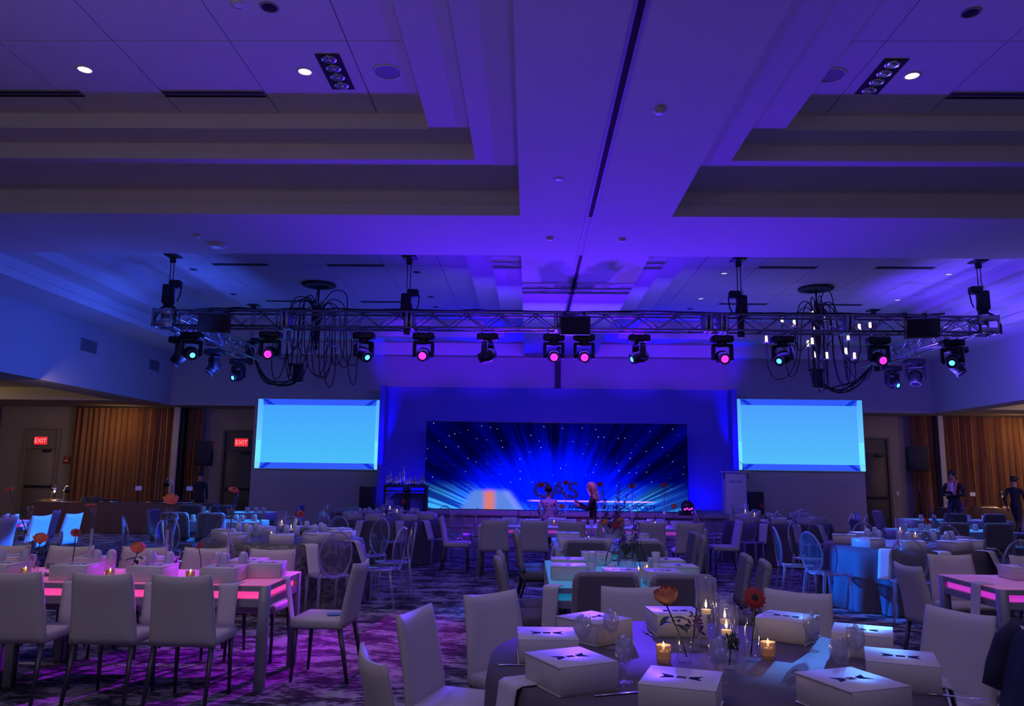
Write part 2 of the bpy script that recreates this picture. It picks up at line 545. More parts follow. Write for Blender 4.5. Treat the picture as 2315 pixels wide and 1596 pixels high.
# partition track slot in the middle beam
tk = thing('partition_track', 'dark recessed partition track running down the middle ceiling beam', 'track', (0.86, 10, ZB))
MB().box((-.045, 0, -.006), (.03, 29, .012)).build('rail', 'grey', tk)
MB().box((.045, 0, -.006), (.03, 29, .012)).build('rail', 'grey', tk)
MB().box((0, 0, .02), (.06, 29, .02)).build('slot', 'dark', tk)
ZA, ZBB, ZC = 5.70, 5.92, 6.13
def ring(mb, a, b, z0, z1):
    """surface joining rectangle a at z0 to rectangle b at z1"""
    def cs(r, z):
        return [(r[0], r[2], z), (r[1], r[2], z), (r[1], r[3], z), (r[0], r[3], z)]
    vs = cs(a, z0) + cs(b, z1)
    mb.add(vs, [(i, i + 4, (i + 1) % 4 + 4, (i + 1) % 4) for i in range(4)])
pan_mesh = {}
for ti, t in enumerate(TR):
    fy = (1.1, .45)
    a = (t[0] + .62, t[1] - .62, t[2] + fy[0], t[3] - fy[0])
    b = (a[0] + .56, a[1] - .56, a[2] + fy[1], a[3] - fy[1])
    mb = MB()
    ring(mb, t, t, ZB, ZA)
    ring(mb, t, a, ZA, ZA)
    ring(mb, a, a, ZA, ZBB)
    ring(mb, a, b, ZBB, ZBB)
    ring(mb, b, b, ZBB, ZC + .03)
    mb.add([(b[0], b[2], ZC + .03), (b[1], b[2], ZC + .03), (b[1], b[3], ZC + .03), (b[0], b[3], ZC + .03)], [(0, 1, 2, 3)])
    mb.build('tray_step', 'ceil', ceiling)
    lip = MB()
    o2 = (t[0] + .035, t[1] - .035, t[2] + .035, t[3] - .035)
    ring(lip, t, o2, ZB, ZB)
    ring(lip, o2, o2, ZB, ZB + .17)
    ring(lip, o2, t, ZB + .17, ZB + .17)
    lip.build('tray_lip', 'ceil', ceiling)
    gx = [b[0]] + [g for g in ([.865 - 2.835 - 1.258 * k for k in range(9)][::-1] + [.865 + 2.835 + 1.258 * k for k in range(9)]) if b[0] + .08 < g < b[1] - .08] + [b[1]]
    gy = [b[2]] + [g for g in sorted([8.87 - 1.25 * k for k in range(12)] + [16.65 - 1.25 * k for k in range(2)] + [16.65 + 1.25 * k for k in range(1, 8)]) if b[2] + .08 < g < b[3] - .08] + [b[3]]
    for i in range(len(gx) - 1):
        for j in range(len(gy) - 1):
            if ti < 2 and gy[j + 1] < 4.5:
                continue
            sx, sy = round(gx[i + 1] - gx[i] - .013, 3), round(gy[j + 1] - gy[j] - .013, 3)
            o = None
            if (sx, sy) in pan_mesh:
                o = pan_mesh[(sx, sy)].copy()
                C.objects.link(o)
            else:
                o = MB().box((0, 0, 0), (sx, sy, .024)).build('ceiling_panel', 'panel', ceiling)
                pan_mesh[(sx, sy)] = o
            o.location = ((gx[i] + gx[i + 1]) / 2, (gy[j] + gy[j + 1]) / 2, ZC + .012 + random.uniform(-.001, .001))
    if ti < 2:
        MB().box(((b[0] + b[1]) / 2, (b[2] + 4.5) / 2 - .3, ZC + .012), (b[1] - b[0], 4.5 - b[2] + .6 - .6, .024)).build('ceiling_board', 'panel', ceiling)
# ------------------------------------------------------------------ ceiling fittings
def slot_diffuser(x, y, L, label):
    t = thing('slot_diffuser', label, 'air vent', (x, y, ZC), group='linear slot diffusers')
    MB().box((0, 0, -.004), (L, .15, .012)).build('frame', 'grey', t)
    for dy in (-.042, .042):
        MB().box((0, dy, -.011), (L - .02, .045, .008)).build('slot', 'dark', t)
    return t
for x, y, l in ((-5.13 - .98, 8.79, 'linear slot diffuser cut by the left edge, front left ceiling tray'), (-3.86, 8.79, 'linear slot diffuser left of the lit downlight in the front left ceiling tray'),
                (5.58, 8.79, 'linear slot diffuser in the front right ceiling tray'),
                (-6.42, 16.62, 'slot diffuser above the left corner of the truss'), (-3.86, 16.62, 'slot diffuser above the truss between left chandelier and second hoist'),
                (-6.45, 20.3, 'slot diffuser behind the left chandelier canopy, on its left'), (-3.9, 20.3, 'slot diffuser behind the left chandelier canopy, on its right'),
                (5.6, 16.55, 'slot diffuser above the truss right of the third hoist'), (8.1, 16.5, 'slot diffuser above the truss near its right corner'),
                (5.62, 20.2, 'slot diffuser behind the right chandelier canopy, on its left'), (8.1, 20.2, 'slot diffuser behind the right chandelier canopy, on its right')):
    slot_diffuser(x, y, 1.25, l)
def downlight(x, y, z, label, lit, r=.075):
    t = thing('recessed_downlight', label, 'ceiling light', (x, y, z), group='recessed downlights')
    MB().lathe([(r + .018, 0), (r + .018, -.006), (r, -.008), (r, .0)], 20).build('trim_ring', 'white' if lit else 'grey', t)
    MB().lathe([(r, .0), (r * .8, -.004), (1e-4, -.003)], 20).build('lamp' if lit else 'reflector', 'lampglow' if lit else 'dark', t)
    return t
downlight(-5.13, 8.22, ZC, 'lit downlight at the far left of the front left ceiling tray', True)
downlight(-2.60, 8.26, ZC, 'lit downlight beside the four-lamp fixture in the front left ceiling tray', True)
downlight(4.31, 8.33, ZC, 'lit downlight in the front right ceiling tray', True)
downlight(-2.60, 7.02, ZC, 'unlit dark downlight near the top edge, front left ceiling tray', False)
downlight(4.29, 7.11, ZC, 'unlit dark downlight near the top edge, front right ceiling tray', False)
dim = mat('dim_lit_lamp', (.8, .8, .8), .4, emit=(.75, .7, .85), es=.7)
for x, y, l, lit in ((-7.68, 17.09, 'unlit downlight beside the far left hoist', 0), (-7.69, 19.56, 'unlit downlight in the ceiling behind the left truss corner', 0),
                (-2.58, 17.18, 'unlit downlight beside the second hoist chain', 0), (-2.57, 19.68, 'unlit downlight right behind the second hoist', 0),
                (-2.59, 20.92, 'unlit downlight farthest behind the second hoist', 0), (4.36, 17.1, 'lit downlight beside the third hoist chain', 1),
                (4.39, 19.63, 'lit downlight behind and left of the third hoist', 1), (4.37, 20.88, 'unlit downlight farthest behind the third hoist', 0),
                (9.31, 17.04, 'lit downlight beside the far right hoist', 1), (9.38, 19.61, 'lit downlight behind the right truss corner', 1)):
    d = downlight(x, y, ZC, l, False)
    if lit:
        for k in KIDS(d):
            if k.name.startswith('reflector'):
                k.data.materials[0] = dim
def four_lamp(x, y0, y1, label):
    t = thing('four_lamp_fixture', label, 'ceiling light', (x, (y0 + y1) / 2, ZC), group='four-lamp recessed fixtures')
    L = y1 - y0
    MB().box((0, 0, -.004), (.27, L, .012)).build('housing', 'dark', t)
    for k in range(4):
        c = (0, -L / 2 + L * (k + .5) / 4, 0)
        MB().lathe([(.085, -.012), (.08, -.02), (.05, -.012), (.03, -.011)], 18, c).build('lamp_ring', 'chrome', t)
        MB().ball((c[0], c[1], -.014), (.028, .028, .012), 10).build('lamp_cap', 'chrome', t)
four_lamp(-2.25, 7.88, 8.66, 'black four-lamp recessed fixture in the front left ceiling tray')
four_lamp(3.97, 7.97, 8.75, 'black four-lamp recessed fixture in the front right ceiling tray')
for x, y, l in ((-1.65, 8.26, 'round ceiling speaker grille, front left tray'), (3.39, 8.32, 'round ceiling speaker grille, front right tray')):
    t = thing('ceiling_speaker', l, 'speaker', (x, y, ZC), group='round ceiling speakers')
    MB().lathe([(.165, 0), (.165, -.008), (.15, -.012), (.15, -.006)], 28).build('bezel', 'white', t)
    MB().disc(.15, -.006, 28).build('grille', 'grey', t)
def detector(x, y, z, label, r=.055, h=.035, m='white', cat='smoke detector'):
    t = thing('smoke_detector', label, cat, (x, y, z), group='ceiling detectors and sprinklers')
    MB().lathe([(r, 0), (r, -h * .5), (r * .8, -h), (r * .3, -h * 1.05), (1e-4, -h * 1.05)], 16).build('body', m, t)
    MB().lathe([(r * 1.25, 0), (r * 1.25, -.006), (r, -.008)], 16).build('base_plate', m, t)
detector(1.31, 7.51, ZB, 'small round detector on the middle beam near the top of the picture')
detector(0.35, 9.4, ZB, 'small flat sprinkler cover on the middle beam left of the track', .05, .008)
detector(0.31, 11.88, ZB, 'round detector left of the track where the beams cross')
detector(1.45, 11.92, ZB, 'round detector right of the track where the beams cross')
detector(-5.3, 11.85, ZB, 'round detector on the cross beam at the left')
detector(-5.18, 12.35, ZB, 'wide wireless access dome with a white point light on the left cross beam', .15, .05)
detector(-6.46, 15.94, ZC, 'round detector above the slot diffuser at left')
detector(-2.9, 6.98, ZC, 'flat round sprinkler cover beside the dark downlight, front left tray', .06, .006)
detector(8.6, 12.5, ZB, 'wide wireless access dome on the right cross beam', .15, .05)
detector(7.75, 15.6, ZC, 'round detector beside the right hoist bracket')
for n, (y0, y1, z0, z1) in enumerate(((19.36, 20.1, 4.6, 4.92), (23.0, 23.62, 4.6, 4.91), (15.1, 15.85, 4.6, 4.93))):
    l = ('square air grille on the left wall, middle one of three', 'square air grille on the left wall nearest the stage', 'square air grille cut by the left picture edge')[n]
    t = thing('wall_grille', l, 'air vent', (XL, (y0 + y1) / 2, (z0 + z1) / 2), group='left wall grilles')
    MB().box((.006, 0, 0), (.02, y1 - y0, z1 - z0)).build('frame', 'grey', t)
    for k in range(7):
        MB().box((.02, 0, -(z1 - z0) * .43 + k * (z1 - z0) * .143), (.012, (y1 - y0) * .9, .012)).build('louvre', 'blackmat', t)

# ------------------------------------------------------------------ doors, exit signs, curtains in the back wall
MT['doorp'] = mat('tan_door_paint', (0.26, 0.22, 0.16), 0.55, var=0.05)
MT['doord'] = mat('dark_door_paint', (0.10, 0.085, 0.08), 0.55, var=0.05)
MT['exitred'] = mat('exit_red_face', (.6, .02, .02), .4, emit=(1.0, .03, .04), es=.75)
MT['exitlet'] = mat('exit_letter', (1, .5, .5), .4, emit=(1.0, .25, .28), es=1.3)
YA = 25.95
def door(n, x0, x1, z1, m, closer=True, bar=True, frame_top=2.9):
    d = bpy.data.objects.new('door_%d' % n, None)
    C.objects.link(d)
    d['kind'] = 'structure'
    d.location = ((x0 + x1) / 2, YA, 0)
    w_ = x1 - x0
    MB().rbox((0, -.03, z1 / 2), (w_, .05, z1), .006, 1).build('door_leaf', m, d)
    for s in (-1, 1):
        MB().box((s * (w_ / 2 + .04), -.05, frame_top / 2), (.08, .1, frame_top)).build('door_jamb', m, d)
    MB().box((0, -.02, (z1 + frame_top) / 2 + .01), (w_, .03, frame_top - z1 - .02)).build('transom_panel', m, d)
    MB().box((0, -.05, frame_top + .03), (w_ + .16, .1, .06)).build('door_head', m, d)
    MB().box((0, -.06, z1 + .015), (w_, .06, .03)).build('door_stop', m, d)
    if closer:
        MB().rbox((w_ * .2, -.1, z1 - .07), (.3, .07, .07), .01).build('door_closer', 'black', d)
    if bar:
        MB().rbox((0, -.1, 1.02), (w_ * .85, .05, .07), .012).build('push_bar', 'blackmat', d)
        for s in (-1, 1):
            MB().rbox((s * w_ * .4, -.085, 1.02), (.06, .07, .1), .01).build('bar_bracket', 'blackmat', d)
    return d
door(1, -16.78, -15.76, 2.27, 'doorp')
door(2, -10.1, -9.1, 2.28, 'doord')
door(3, 10.85, 11.72, 2.44, 'doord')
def exit_sign(x, z, label):
    t = thing('exit_sign', label, 'exit sign', (x, YA - .06, z), group='red exit signs')
    MB().rbox((0, 0, 0), (.50, .05, .32), .012).build('housing', 'grey', t)
    MB().box((0, -.028, 0), (.44, .006, .26)).build('face', 'exitred', t)
    text('lettering', 'EXIT', .2, 'exitlet', t, (0, -.033, -.005), UPX, .001)
exit_sign(-16.32, 2.52, 'red exit sign above the tan door at far left')
exit_sign(-9.55, 2.54, 'red exit sign above the dark door beside the left screen')
t = thing('fire_alarm', 'red fire alarm box on the tan wall beside the curtain', 'fire alarm', (-15.4, YA, 1.9))
MB().rbox((0, -.03, 0), (.19, .06, .24), .01).build('housing', 'red', t)
MB().rbox((0, -.065, -.03), (.11, .02, .05), .006).build('pull_handle', 'white', t)
t = thing('light_switch', 'small white switch plate on the wall right of the right door', 'switch', (12.01, YA, 1.16))
MB().rbox((0, -.006, 0), (.08, .012, .13), .004).build('plate', 'white', t)
MB().rbox((0, -.015, 0), (.03, .012, .05), .003).build('rocker', 'white', t)
MT['drape'] = mat('bronze_drape', (0.26, 0.115, 0.038), 0.75, var=0.2, scale=3, bump=0.1, bscale=80)
def curtain(x0, x1, z1, label, y=25.70, pitch=.185):
    L = x1 - x0
    n = max(3, int(L / pitch))
    t = thing('curtain', label, 'curtain', ((x0 + x1) / 2, y, 0), group='bronze pleated curtains')
    rnd = random.Random(int(abs(x0) * 100))
    ph = [rnd.uniform(-.4, .4) for _ in range(n + 3)]
    def fn(u, v):
        k = u * n
        i = int(k)
        a = .075 + .025 * sin(i * 2.3)
        sq = sin(2 * pi * k + ph[i] * (1 - v) * 2)
        yy = a * (abs(sq) ** .7) * (1 if sq > 0 else -1) + .012 * sin(7 * v + i)
        return (-L / 2 + L * u + .02 * sin(2 * pi * k * 2), yy, .03 + v * (z1 - .03))
    MB().grid(fn, n * 10 + 1, 8).build('drape', 'drape', t)
    MB().box((0, 0, z1 + .015), (L, .05, .03)).build('curtain_track', 'blackmat', t)
curtain(-15.15, -11.75, 3.63, 'wide bronze pleated curtain in the left side room')
curtain(-11.32, -10.8, 3.6, 'narrow bronze curtain beside the left dark door')
curtain(-20.4, -17.75, 3.63, 'bronze curtain edge cut by the left picture side')
curtain(12.42, 13.16, 3.66, 'narrow bronze curtain behind the right loudspeaker')
curtain(13.44, 19.5, 3.66, 'wide bronze pleated curtain in the right side room')
wallbox('trim_3', -11.72, -11.52, 25.5, 25.9, 0, ZS)
wallbox('trim_4', -11.50, -11.36, 25.55, 25.9, 0, ZS, 'dark')
wallbox('trim_5', 13.24, 13.40, 25.5, 25.9, 0, ZS)
wallbox('trim_6', 13.12, 13.22, 25.55, 25.9, 0, ZS, 'dark')

# ------------------------------------------------------------------ stage, backdrop, LED wall, screens
MT['deck'] = mat('stage_deck_carpet', (0.25, 0.24, 0.27), 0.9, bump=.1)
MT['skirt'] = mat('stage_skirt_cloth', (0.22, 0.2, 0.24), 0.8, bump=.05)
MT['flat'] = mat('stretched_blue_cloth', (0.13, 0.11, 0.46), 0.85, var=.03)
t = thing('stage', 'low carpeted stage platform with cloth skirt under the video wall', 'stage', (0.9, 0, 0))
MB().rbox((0, 22.45, .57), (12.2, 3.7, .08), .01, 1).build('deck', 'deck', t)
def skf(u, v):
    return (-6.05 + 12.1 * u, 20.66 + .012 * sin(u * 260), .02 + v * .51)
MB().grid(skf, 240, 3).build('skirt', 'skirt', t)
t = thing('stage_step', 'low step in front of the stage left of centre', 'step', (-2.0, 20.05, 0))
MB().rbox((0, 0, .31), (1.3, .5, .06), .01).build('tread', 'deck', t)
MB().box((0, 0, .14), (1.24, .46, .28)).build('riser', 'skirt', t)
t = thing('backdrop_flat', 'tall blue cloth backdrop flat behind the video wall', 'backdrop', (.86, 23.72, 0))
MB().box((0, 0, 2.42), (10.4, .1, 3.6)).build('cloth_panel', 'flat', t)
for s in (-1, 1):
    MB().box((s * 5.28, -.16, 2.42), (.16, .42, 3.6)).build('side_return', 'flat', t)

def nd(nt, t, **kw):
    n = nt.nodes.new(t)
    for k, v in kw.items():
        setattr(n, k, v)
    return n
def led_mat():
    m = bpy.data.materials.new('starburst_video_content')
    m.use_nodes = True
    nt = m.node_tree
    nt.nodes.clear()
    L = nt.links.new
    out = nd(nt, 'ShaderNodeOutputMaterial')
    em = nd(nt, 'ShaderNodeEmission')
    tc = nd(nt, 'ShaderNodeTexCoord')
    sp = nd(nt, 'ShaderNodeSeparateXYZ')
    L(tc.outputs['Object'], sp.inputs[0])
    def mth(op, a, b=None, c=None, clamp=False):
        n = nd(nt, 'ShaderNodeMath', operation=op, use_clamp=clamp)
        for i, q in enumerate((a, b, c)):
            if q is None:
                continue
            if isinstance(q, (int, float)):
                n.inputs[i].default_value = q
            else:
                L(q, n.inputs[i])
        return n.outputs[0]
    def sm(x, lo, hi, o0=0.0, o1=1.0):
        n = nd(nt, 'ShaderNodeMapRange', interpolation_type='SMOOTHSTEP')
        L(x, n.inputs[0])
        for i, q in enumerate((lo, hi, o0, o1)):
            n.inputs[i + 1].default_value = q
        return n.outputs[0]
    X, Z = sp.outputs[0], sp.outputs[2]          # local metres, centre of burst at (0.0,-0.35 below the bottom)
    dx = mth('SUBTRACT', X, 0.0)
    dz = mth('ADD', Z, 0.9)
    ang = mth('ARCTAN2', dx, dz)
    rad = mth('SQRT', mth('ADD', mth('MULTIPLY', dx, dx), mth('MULTIPLY', dz, dz)))
    def rays(freq, seed, det):
        cb = nd(nt, 'ShaderNodeCombineXYZ')
        L(mth('MULTIPLY', ang, freq), cb.inputs[0])
        cb.inputs[1].default_value = seed
        L(mth('MULTIPLY', rad, .25), cb.inputs[2])
        n = nd(nt, 'ShaderNodeTexNoise')
        n.inputs['Scale'].default_value = 1.0
        n.inputs['Detail'].default_value = det
        L(cb.outputs[0], n.inputs['Vector'])
        return n.outputs['Fac']
    r1 = sm(rays(9, 3.1, 2), .40, .72)
    r2 = sm(rays(30, 8.7, 2), .48, .74)
    ell = mth('SQRT', mth('ADD', mth('POWER', mth('DIVIDE', mth('ADD', X, .3), 1.75), 2.0), mth('POWER', mth('DIVIDE', mth('SUBTRACT', Z, .35), .95), 2.0)))
    glow = sm(ell, .35, 1.75, 1.0, 0.0)               # strong near the bottom middle
    low = sm(Z, -.05, 1.3, 1.0, 0.0)
    blue = mth('ADD', mth('MULTIPLY', glow, 1.5), mth('MULTIPLY', mth('ADD', mth('MULTIPLY', r1, 1.3), mth('MULTIPLY', r2, .8)), sm(rad, 1.0, 3.6, 1.2, .10)))
    blue = mth('ADD', blue, 0.03)
    blue = mth('ADD', blue, mth('MULTIPLY', low, .25))
    # cyan-white streaks low at both sides
    side = mth('MULTIPLY', sm(mth('ABSOLUTE', ang), .62, 1.15), sm(Z, .0, .85, 1.0, 0.0))
    streak = mth('MULTIPLY', side, mth('ADD', mth('MULTIPLY', sm(rays(42, 1.3, 2), .46, .66), 1.0), .12))
    base = sm(Z, .0, .30, 1.0, 0.0)
    cyan = mth('MAXIMUM', streak, mth('MULTIPLY', base, mth('ADD', .12, mth('MULTIPLY', r2, .45))))
    # stars
    vo = nd(nt, 'ShaderNodeTexVoronoi', voronoi_dimensions='2D', feature='F1')
    cb = nd(nt, 'ShaderNodeCombineXYZ')
    L(X, cb.inputs[0])
    L(Z, cb.inputs[1])
    L(cb.outputs[0], vo.inputs['Vector'])
    vo.inputs['Scale'].default_value = 3.3
    star = mth('MULTIPLY', sm(vo.outputs['Distance'], .02, .065, 1.0, 0.0), sm(Z, .5, .7))
    sc_ = nd(nt, 'ShaderNodeSeparateColor')
    L(vo.outputs['Color'], sc_.inputs[0])
    star = mth('MULTIPLY', star, mth('MULTIPLY', mth('GREATER_THAN', sc_.outputs[0], .4), sc_.outputs[1]))
    # pale trapezoid with an orange core
    zt = mth('DIVIDE', Z, .56)
    left = mth('SUBTRACT', X, mth('MULTIPLY_ADD', zt, .34, -2.77))
    right = mth('SUBTRACT', mth('MULTIPLY_ADD', zt, -.40, -.88), X)
    trap = mth('MULTIPLY', mth('MULTIPLY', sm(left, -.05, .22), sm(right, -.05, .30)), sm(Z, .44, .62, 1.0, 0.0))
    org = sm(mth('ABSOLUTE', mth('ADD', X, 1.88)), .02, .26, 1.0, 0.0)
    line = mth('MULTIPLY', mth('MULTIPLY', sm(mth('ABSOLUTE', mth('SUBTRACT', Z, .265)), .012, .03, 1.0, 0.0), sm(X, -.85, -.6)), sm(X, 2.5, 2.85, 1.0, 0.0))
    def comb(pairs):
        tot = None
        for f, col in pairs:
            c = nd(nt, 'ShaderNodeCombineXYZ')
            for i in range(3):
                L(mth('MULTIPLY', f, col[i]), c.inputs[i])
            if tot is None:
                tot = c.outputs[0]
            else:
                a = nd(nt, 'ShaderNodeVectorMath', operation='ADD')
                L(tot, a.inputs[0])
                L(c.outputs[0], a.inputs[1])
                tot = a.outputs[0]
        return tot
    base_col = comb([(blue, (0.0, 0.004, 1.0)), (cyan, (.05, .42, .75)), (star, (.25, .55, 1.0)), (line, (.65, .25, .6))])
    trap_col = comb([(mth('SUBTRACT', 1.0, org), (.10, .24, .78)), (org, (.75, .20, .16)), (sm(right, .0, .35, 1.0, 0.0), (.3, .22, .0))])
    mx = nd(nt, 'ShaderNodeMix', data_type='RGBA')
    L(trap, mx.inputs[0])
    L(base_col, mx.inputs[6])
    L(trap_col, mx.inputs[7])
    L(mx.outputs[2], em.inputs[0])
    em.inputs[1].default_value = 1.0
    L(em.outputs[0], out.inputs[0])
    return m
MT['led'] = led_mat()
MT['ledtext'] = mat('video_text_blue', (0, 0, .02), .6, emit=(.0, .004, .16), es=1.0)
t = thing('video_wall', 'wide video wall showing a blue starburst and society name', 'video wall', (.79, 22.3, .62))
MB().box((0, 0, 1.225), (7.4, .01, 2.45)).build('screen_face', 'led', t)
MB().box((0, .07, 1.235), (7.44, .12, 2.47)).build('screen_frame', 'black', t)
MB().box((0, .0, .005), (7.44, .1, .014)).build('base_rail', 'black', t)
text('headline', 'CAS', .62, 'ledtext', t, (-.01, -.008, .54), UPX, .0005, sx=1.14, off=.018)
text('tagline', 'A DIVISION OF THE', .165, 'ledtext', t, (-.80, -.008, .11), UPX, .0005, 'LEFT')
text('tagline', 'AMERICAN CHEMICAL SOCIETY', .172, 'ledtext', t, (2.80, -.008, .11), UPX, .0009, 'RIGHT', off=.006)

def screen_mat(name, top, bot):
    m = bpy.data.materials.new(name)
    m.use_nodes = True
    nt = m.node_tree
    nt.nodes.clear()
    L = nt.links.new
    out = nd(nt, 'ShaderNodeOutputMaterial')
    em = nd(nt, 'ShaderNodeEmission')
    tc = nd(nt, 'ShaderNodeTexCoord')
    sp = nd(nt, 'ShaderNodeSeparateXYZ')
    L(tc.outputs['Object'], sp.inputs[0])
    mr = nd(nt, 'ShaderNodeMapRange')
    mr.inputs[1].default_value, mr.inputs[2].default_value = -1.05, 1.05
    L(sp.outputs[2], mr.inputs[0])
    mx = nd(nt, 'ShaderNodeMix', data_type='RGBA')
    mx.inputs[6].default_value = (*bot, 1)
    mx.inputs[7].default_value = (*top, 1)
    L(mr.outputs[0], mx.inputs[0])
    L(mx.outputs[2], em.inputs[0])
    L(em.outputs[0], out.inputs[0])
    return m
MT['scr'] = screen_mat('projected_sky_blue', (.055, .36, .98), (.07, .52, .95))
MT['scr2'] = screen_mat('projected_sky_blue_right', (.07, .34, .99), (.085, .52, .95))
MT['scrside'] = screen_mat('projected_pale_side', (.09, .42, .99), (.18, .72, .96))
MT['scrband'] = mat('projected_deep_blue_band', (0, 0, .1), .8, emit=(.03, .10, .92), es=1.0)
MT['scrdark'] = mat('projected_darker_smear', (0, 0, .1), .8, emit=(.004, .03, .62), es=1.0)
MT['scrlite'] = mat('projected_pale_aqua', (.1, .5, .5), .8, emit=(.15, .80, .93), es=1.0)
def proj_screen(x0, x1, z0, z1, label, m):
    xc, zc, W_, H_ = (x0 + x1) / 2, (z0 + z1) / 2, x1 - x0, z1 - z0
    t = thing('projection_screen', label, 'projection screen', (xc, 24.545, zc), group='projection screens')
    MB().box((0, 0, 0), (W_, .03, H_)).build('screen_fabric', 'scrside', t)
    MB().box((0, .03, 0), (W_ + .05, .04, H_ + .05)).build('screen_frame', 'grey', t)
    iw, ih = W_ * .455, H_ * .5
    MB().box((0, -.018, -.0 * H_), (iw * 2, .006, H_ * .83)).build('projected_picture', m, t)
    for s, zz in ((1, .5), (-1, -.5)):
        hh = H_ * .085
        p = [(-iw, zz * H_ * .83), (iw, zz * H_ * .83), (iw * .98 + .06, zz * H_), (-iw * .98 - .06, zz * H_)]
        vs = [(x, -.017, z) for x, z in p] + [(x, -.022, z) for x, z in p]
        MB().add(vs, [(4, 5, 6, 7), (0, 1, 5, 4), (1, 2, 6, 5), (2, 3, 7, 6), (3, 0, 4, 7)]).build('projected_band', 'scrband', t)
        for sx in (-1, 1):
            p = [(sx * iw * .80, zz * H_ * .835), (sx * iw * .90, zz * H_ * .835), (sx * (iw * 1.02), zz * H_ * .99), (sx * iw * .93, zz * H_ * .99)]
            vs = [(x, -.0235, z) for x, z in p] + [(x, -.026, z) for x, z in p]
            MB().add(vs, [(4, 5, 6, 7)]).build('projected_smear', 'scrdark', t)
    for sx in (-1, 1):
        MB().box((sx * W_ * .478, -.018, -H_ * .25), (W_ * .04, .006, H_ * .3)).build('projected_patch', 'scrlite', t)
proj_screen(-8.60, -4.66, 1.70, 3.88, 'sky blue projection screen left of the stage', 'scr')
proj_screen(6.47, 10.42, 1.84, 4.04, 'sky blue projection screen right of the stage', 'scr2')
t = thing('projector_pole', 'black ceiling pole hanging above the middle of the backdrop', 'pole', (.9, 24.1, 0))
MB().box((0, 0, 4.78), (.17, .12, 1.08)).build('mast', 'blackmat', t)
MB().box((0, 0, 5.285), (.3, .3, .03)).build('ceiling_plate', 'blackmat', t)
MB().box((0, -.03, 4.26), (.2, .16, .06)).build('pole_cap', 'blackmat', t)

def floor_speaker(x, label, z=.61, w_=.40, h=.62):
    t = thing('floor_speaker', label, 'speaker', (x, 22.0, z), group='black speakers on the stage ends')
    MB().rbox((0, 0, h / 2), (w_, .4, h), .015).build('cabinet', 'black', t)
    MB().rbox((0, -.205, h * .52), (w_ * .88, .012, h * .86), .005).build('grille', 'blackmat', t)
floor_speaker(-4.47, 'black speaker on the stage end below the left screen')
floor_speaker(6.26, 'black speaker on the stage beside the white lectern')
def stand_speaker(x, y, z0, z1, w_, label):
    t = thing('speaker_on_pole', label, 'speaker', (x, y, 0), group='black speakers on poles')
    MB().rbox((0, 0, (z0 + z1) / 2), (w_, .36, z1 - z0), .02).build('cabinet', 'black', t)
    MB().rbox((0, -.185, (z0 + z1) / 2), (w_ * .9, .012, (z1 - z0) * .9), .005).build('grille', 'blackmat', t)
    MB().tube([(0, 0, .5), (0, 0, z0)], .02).build('pole', 'black', t)
    MB().tube([(0, 0, 1.15), (0, 0, 1.3)], .03).build('collar', 'black', t)
    for k in range(3):
        a = 2 * pi * k / 3 + .4
        MB().tube([(0, 0, .8), (.5 * cos(a), .5 * sin(a), .02)], .014).build('leg', 'black', t)
stand_speaker(-10.0, 24.0, 1.75, 2.5, .46, 'black loudspeaker on a pole beside the left dark door')
stand_speaker(11.76, 24.0, 1.87, 2.59, .54, 'black loudspeaker on a pole beside the right curtain')

# lectern with two thin microphones
MT['lect'] = mat('white_lectern_laminate', (0.62, 0.62, 0.66), 0.4, var=.03)
t = thing('lectern', 'white lectern with eye emblem and two gooseneck microphones on stage', 'lectern', (5.68, 21.9, .61))
MB().rbox((0, 0, .55), (.56, .45, 1.1), .015).build('body', 'lect', t)
MB().rbox((.02, -.02, 1.14), (.74, .52, .035), .01, T=M4.Rotation(0, 4, 'X')).build('top_panel', 'lect', t)
for s in (-1, 1):
    MB().tube([(s * .26, 0, 1.15), (s * .27, -.02, 1.3), (s * .2, -.1, 1.4), (s * .1, -.16, 1.42)], .006, 6).build('microphone', 'black', t)
    MB().tube([(s * .31, -.2, 1.12), (s * .33, -.26, .95)], .012, 6).build('side_bracket', 'black', t)
text('logo_text', 'CAS', .1, 'ledtext', t, (.07, -.228, .88), UPX, .001)
lg = MB()
for r in (.05, .03):
    lg.tube([(-.12 + r * 1.3 * cos(a * .52), -.228, .88 + r * .75 * sin(a * .52)) for a in range(12)], .004, 5, True)
lg.build('eye_emblem', 'ledtext', t)
# beam light on the stage edge pointing at the room
MT['maglens'] = mat('magenta_lens', (.6, 0, .6), .3, emit=(.82, .04, .68), es=1.3)
MT['cyanlens'] = mat('cyan_lens', (0, .5, .7), .3, emit=(.08, .50, 1.0), es=2.6)
MT['darklens'] = mat('dark_lens', (.02, .02, .04), .1)
t = thing('stage_wash_light', 'small wash light with glowing pink lenses on the stage edge', 'stage light', (4.15, 20.78, .61))
MB().rbox((0, 0, .06), (.42, .24, .12), .02).build('base', 'black', t)
MB().lathe([(1e-4, -.13), (.14, -.13), (.16, -.05), (.16, .08), (.1, .14), (1e-4, .15)], 18, T=M4.Translation((0, -.03, .22)) @ M4.Rotation(pi / 2, 4, 'X')).build('head', 'black', t)
for k in range(4):
    MB().ball((-.09 + .06 * k, -.17, .16 + .02 * (k % 2)), (.03, .02, .03), 8).build('lens', 'maglens', t)
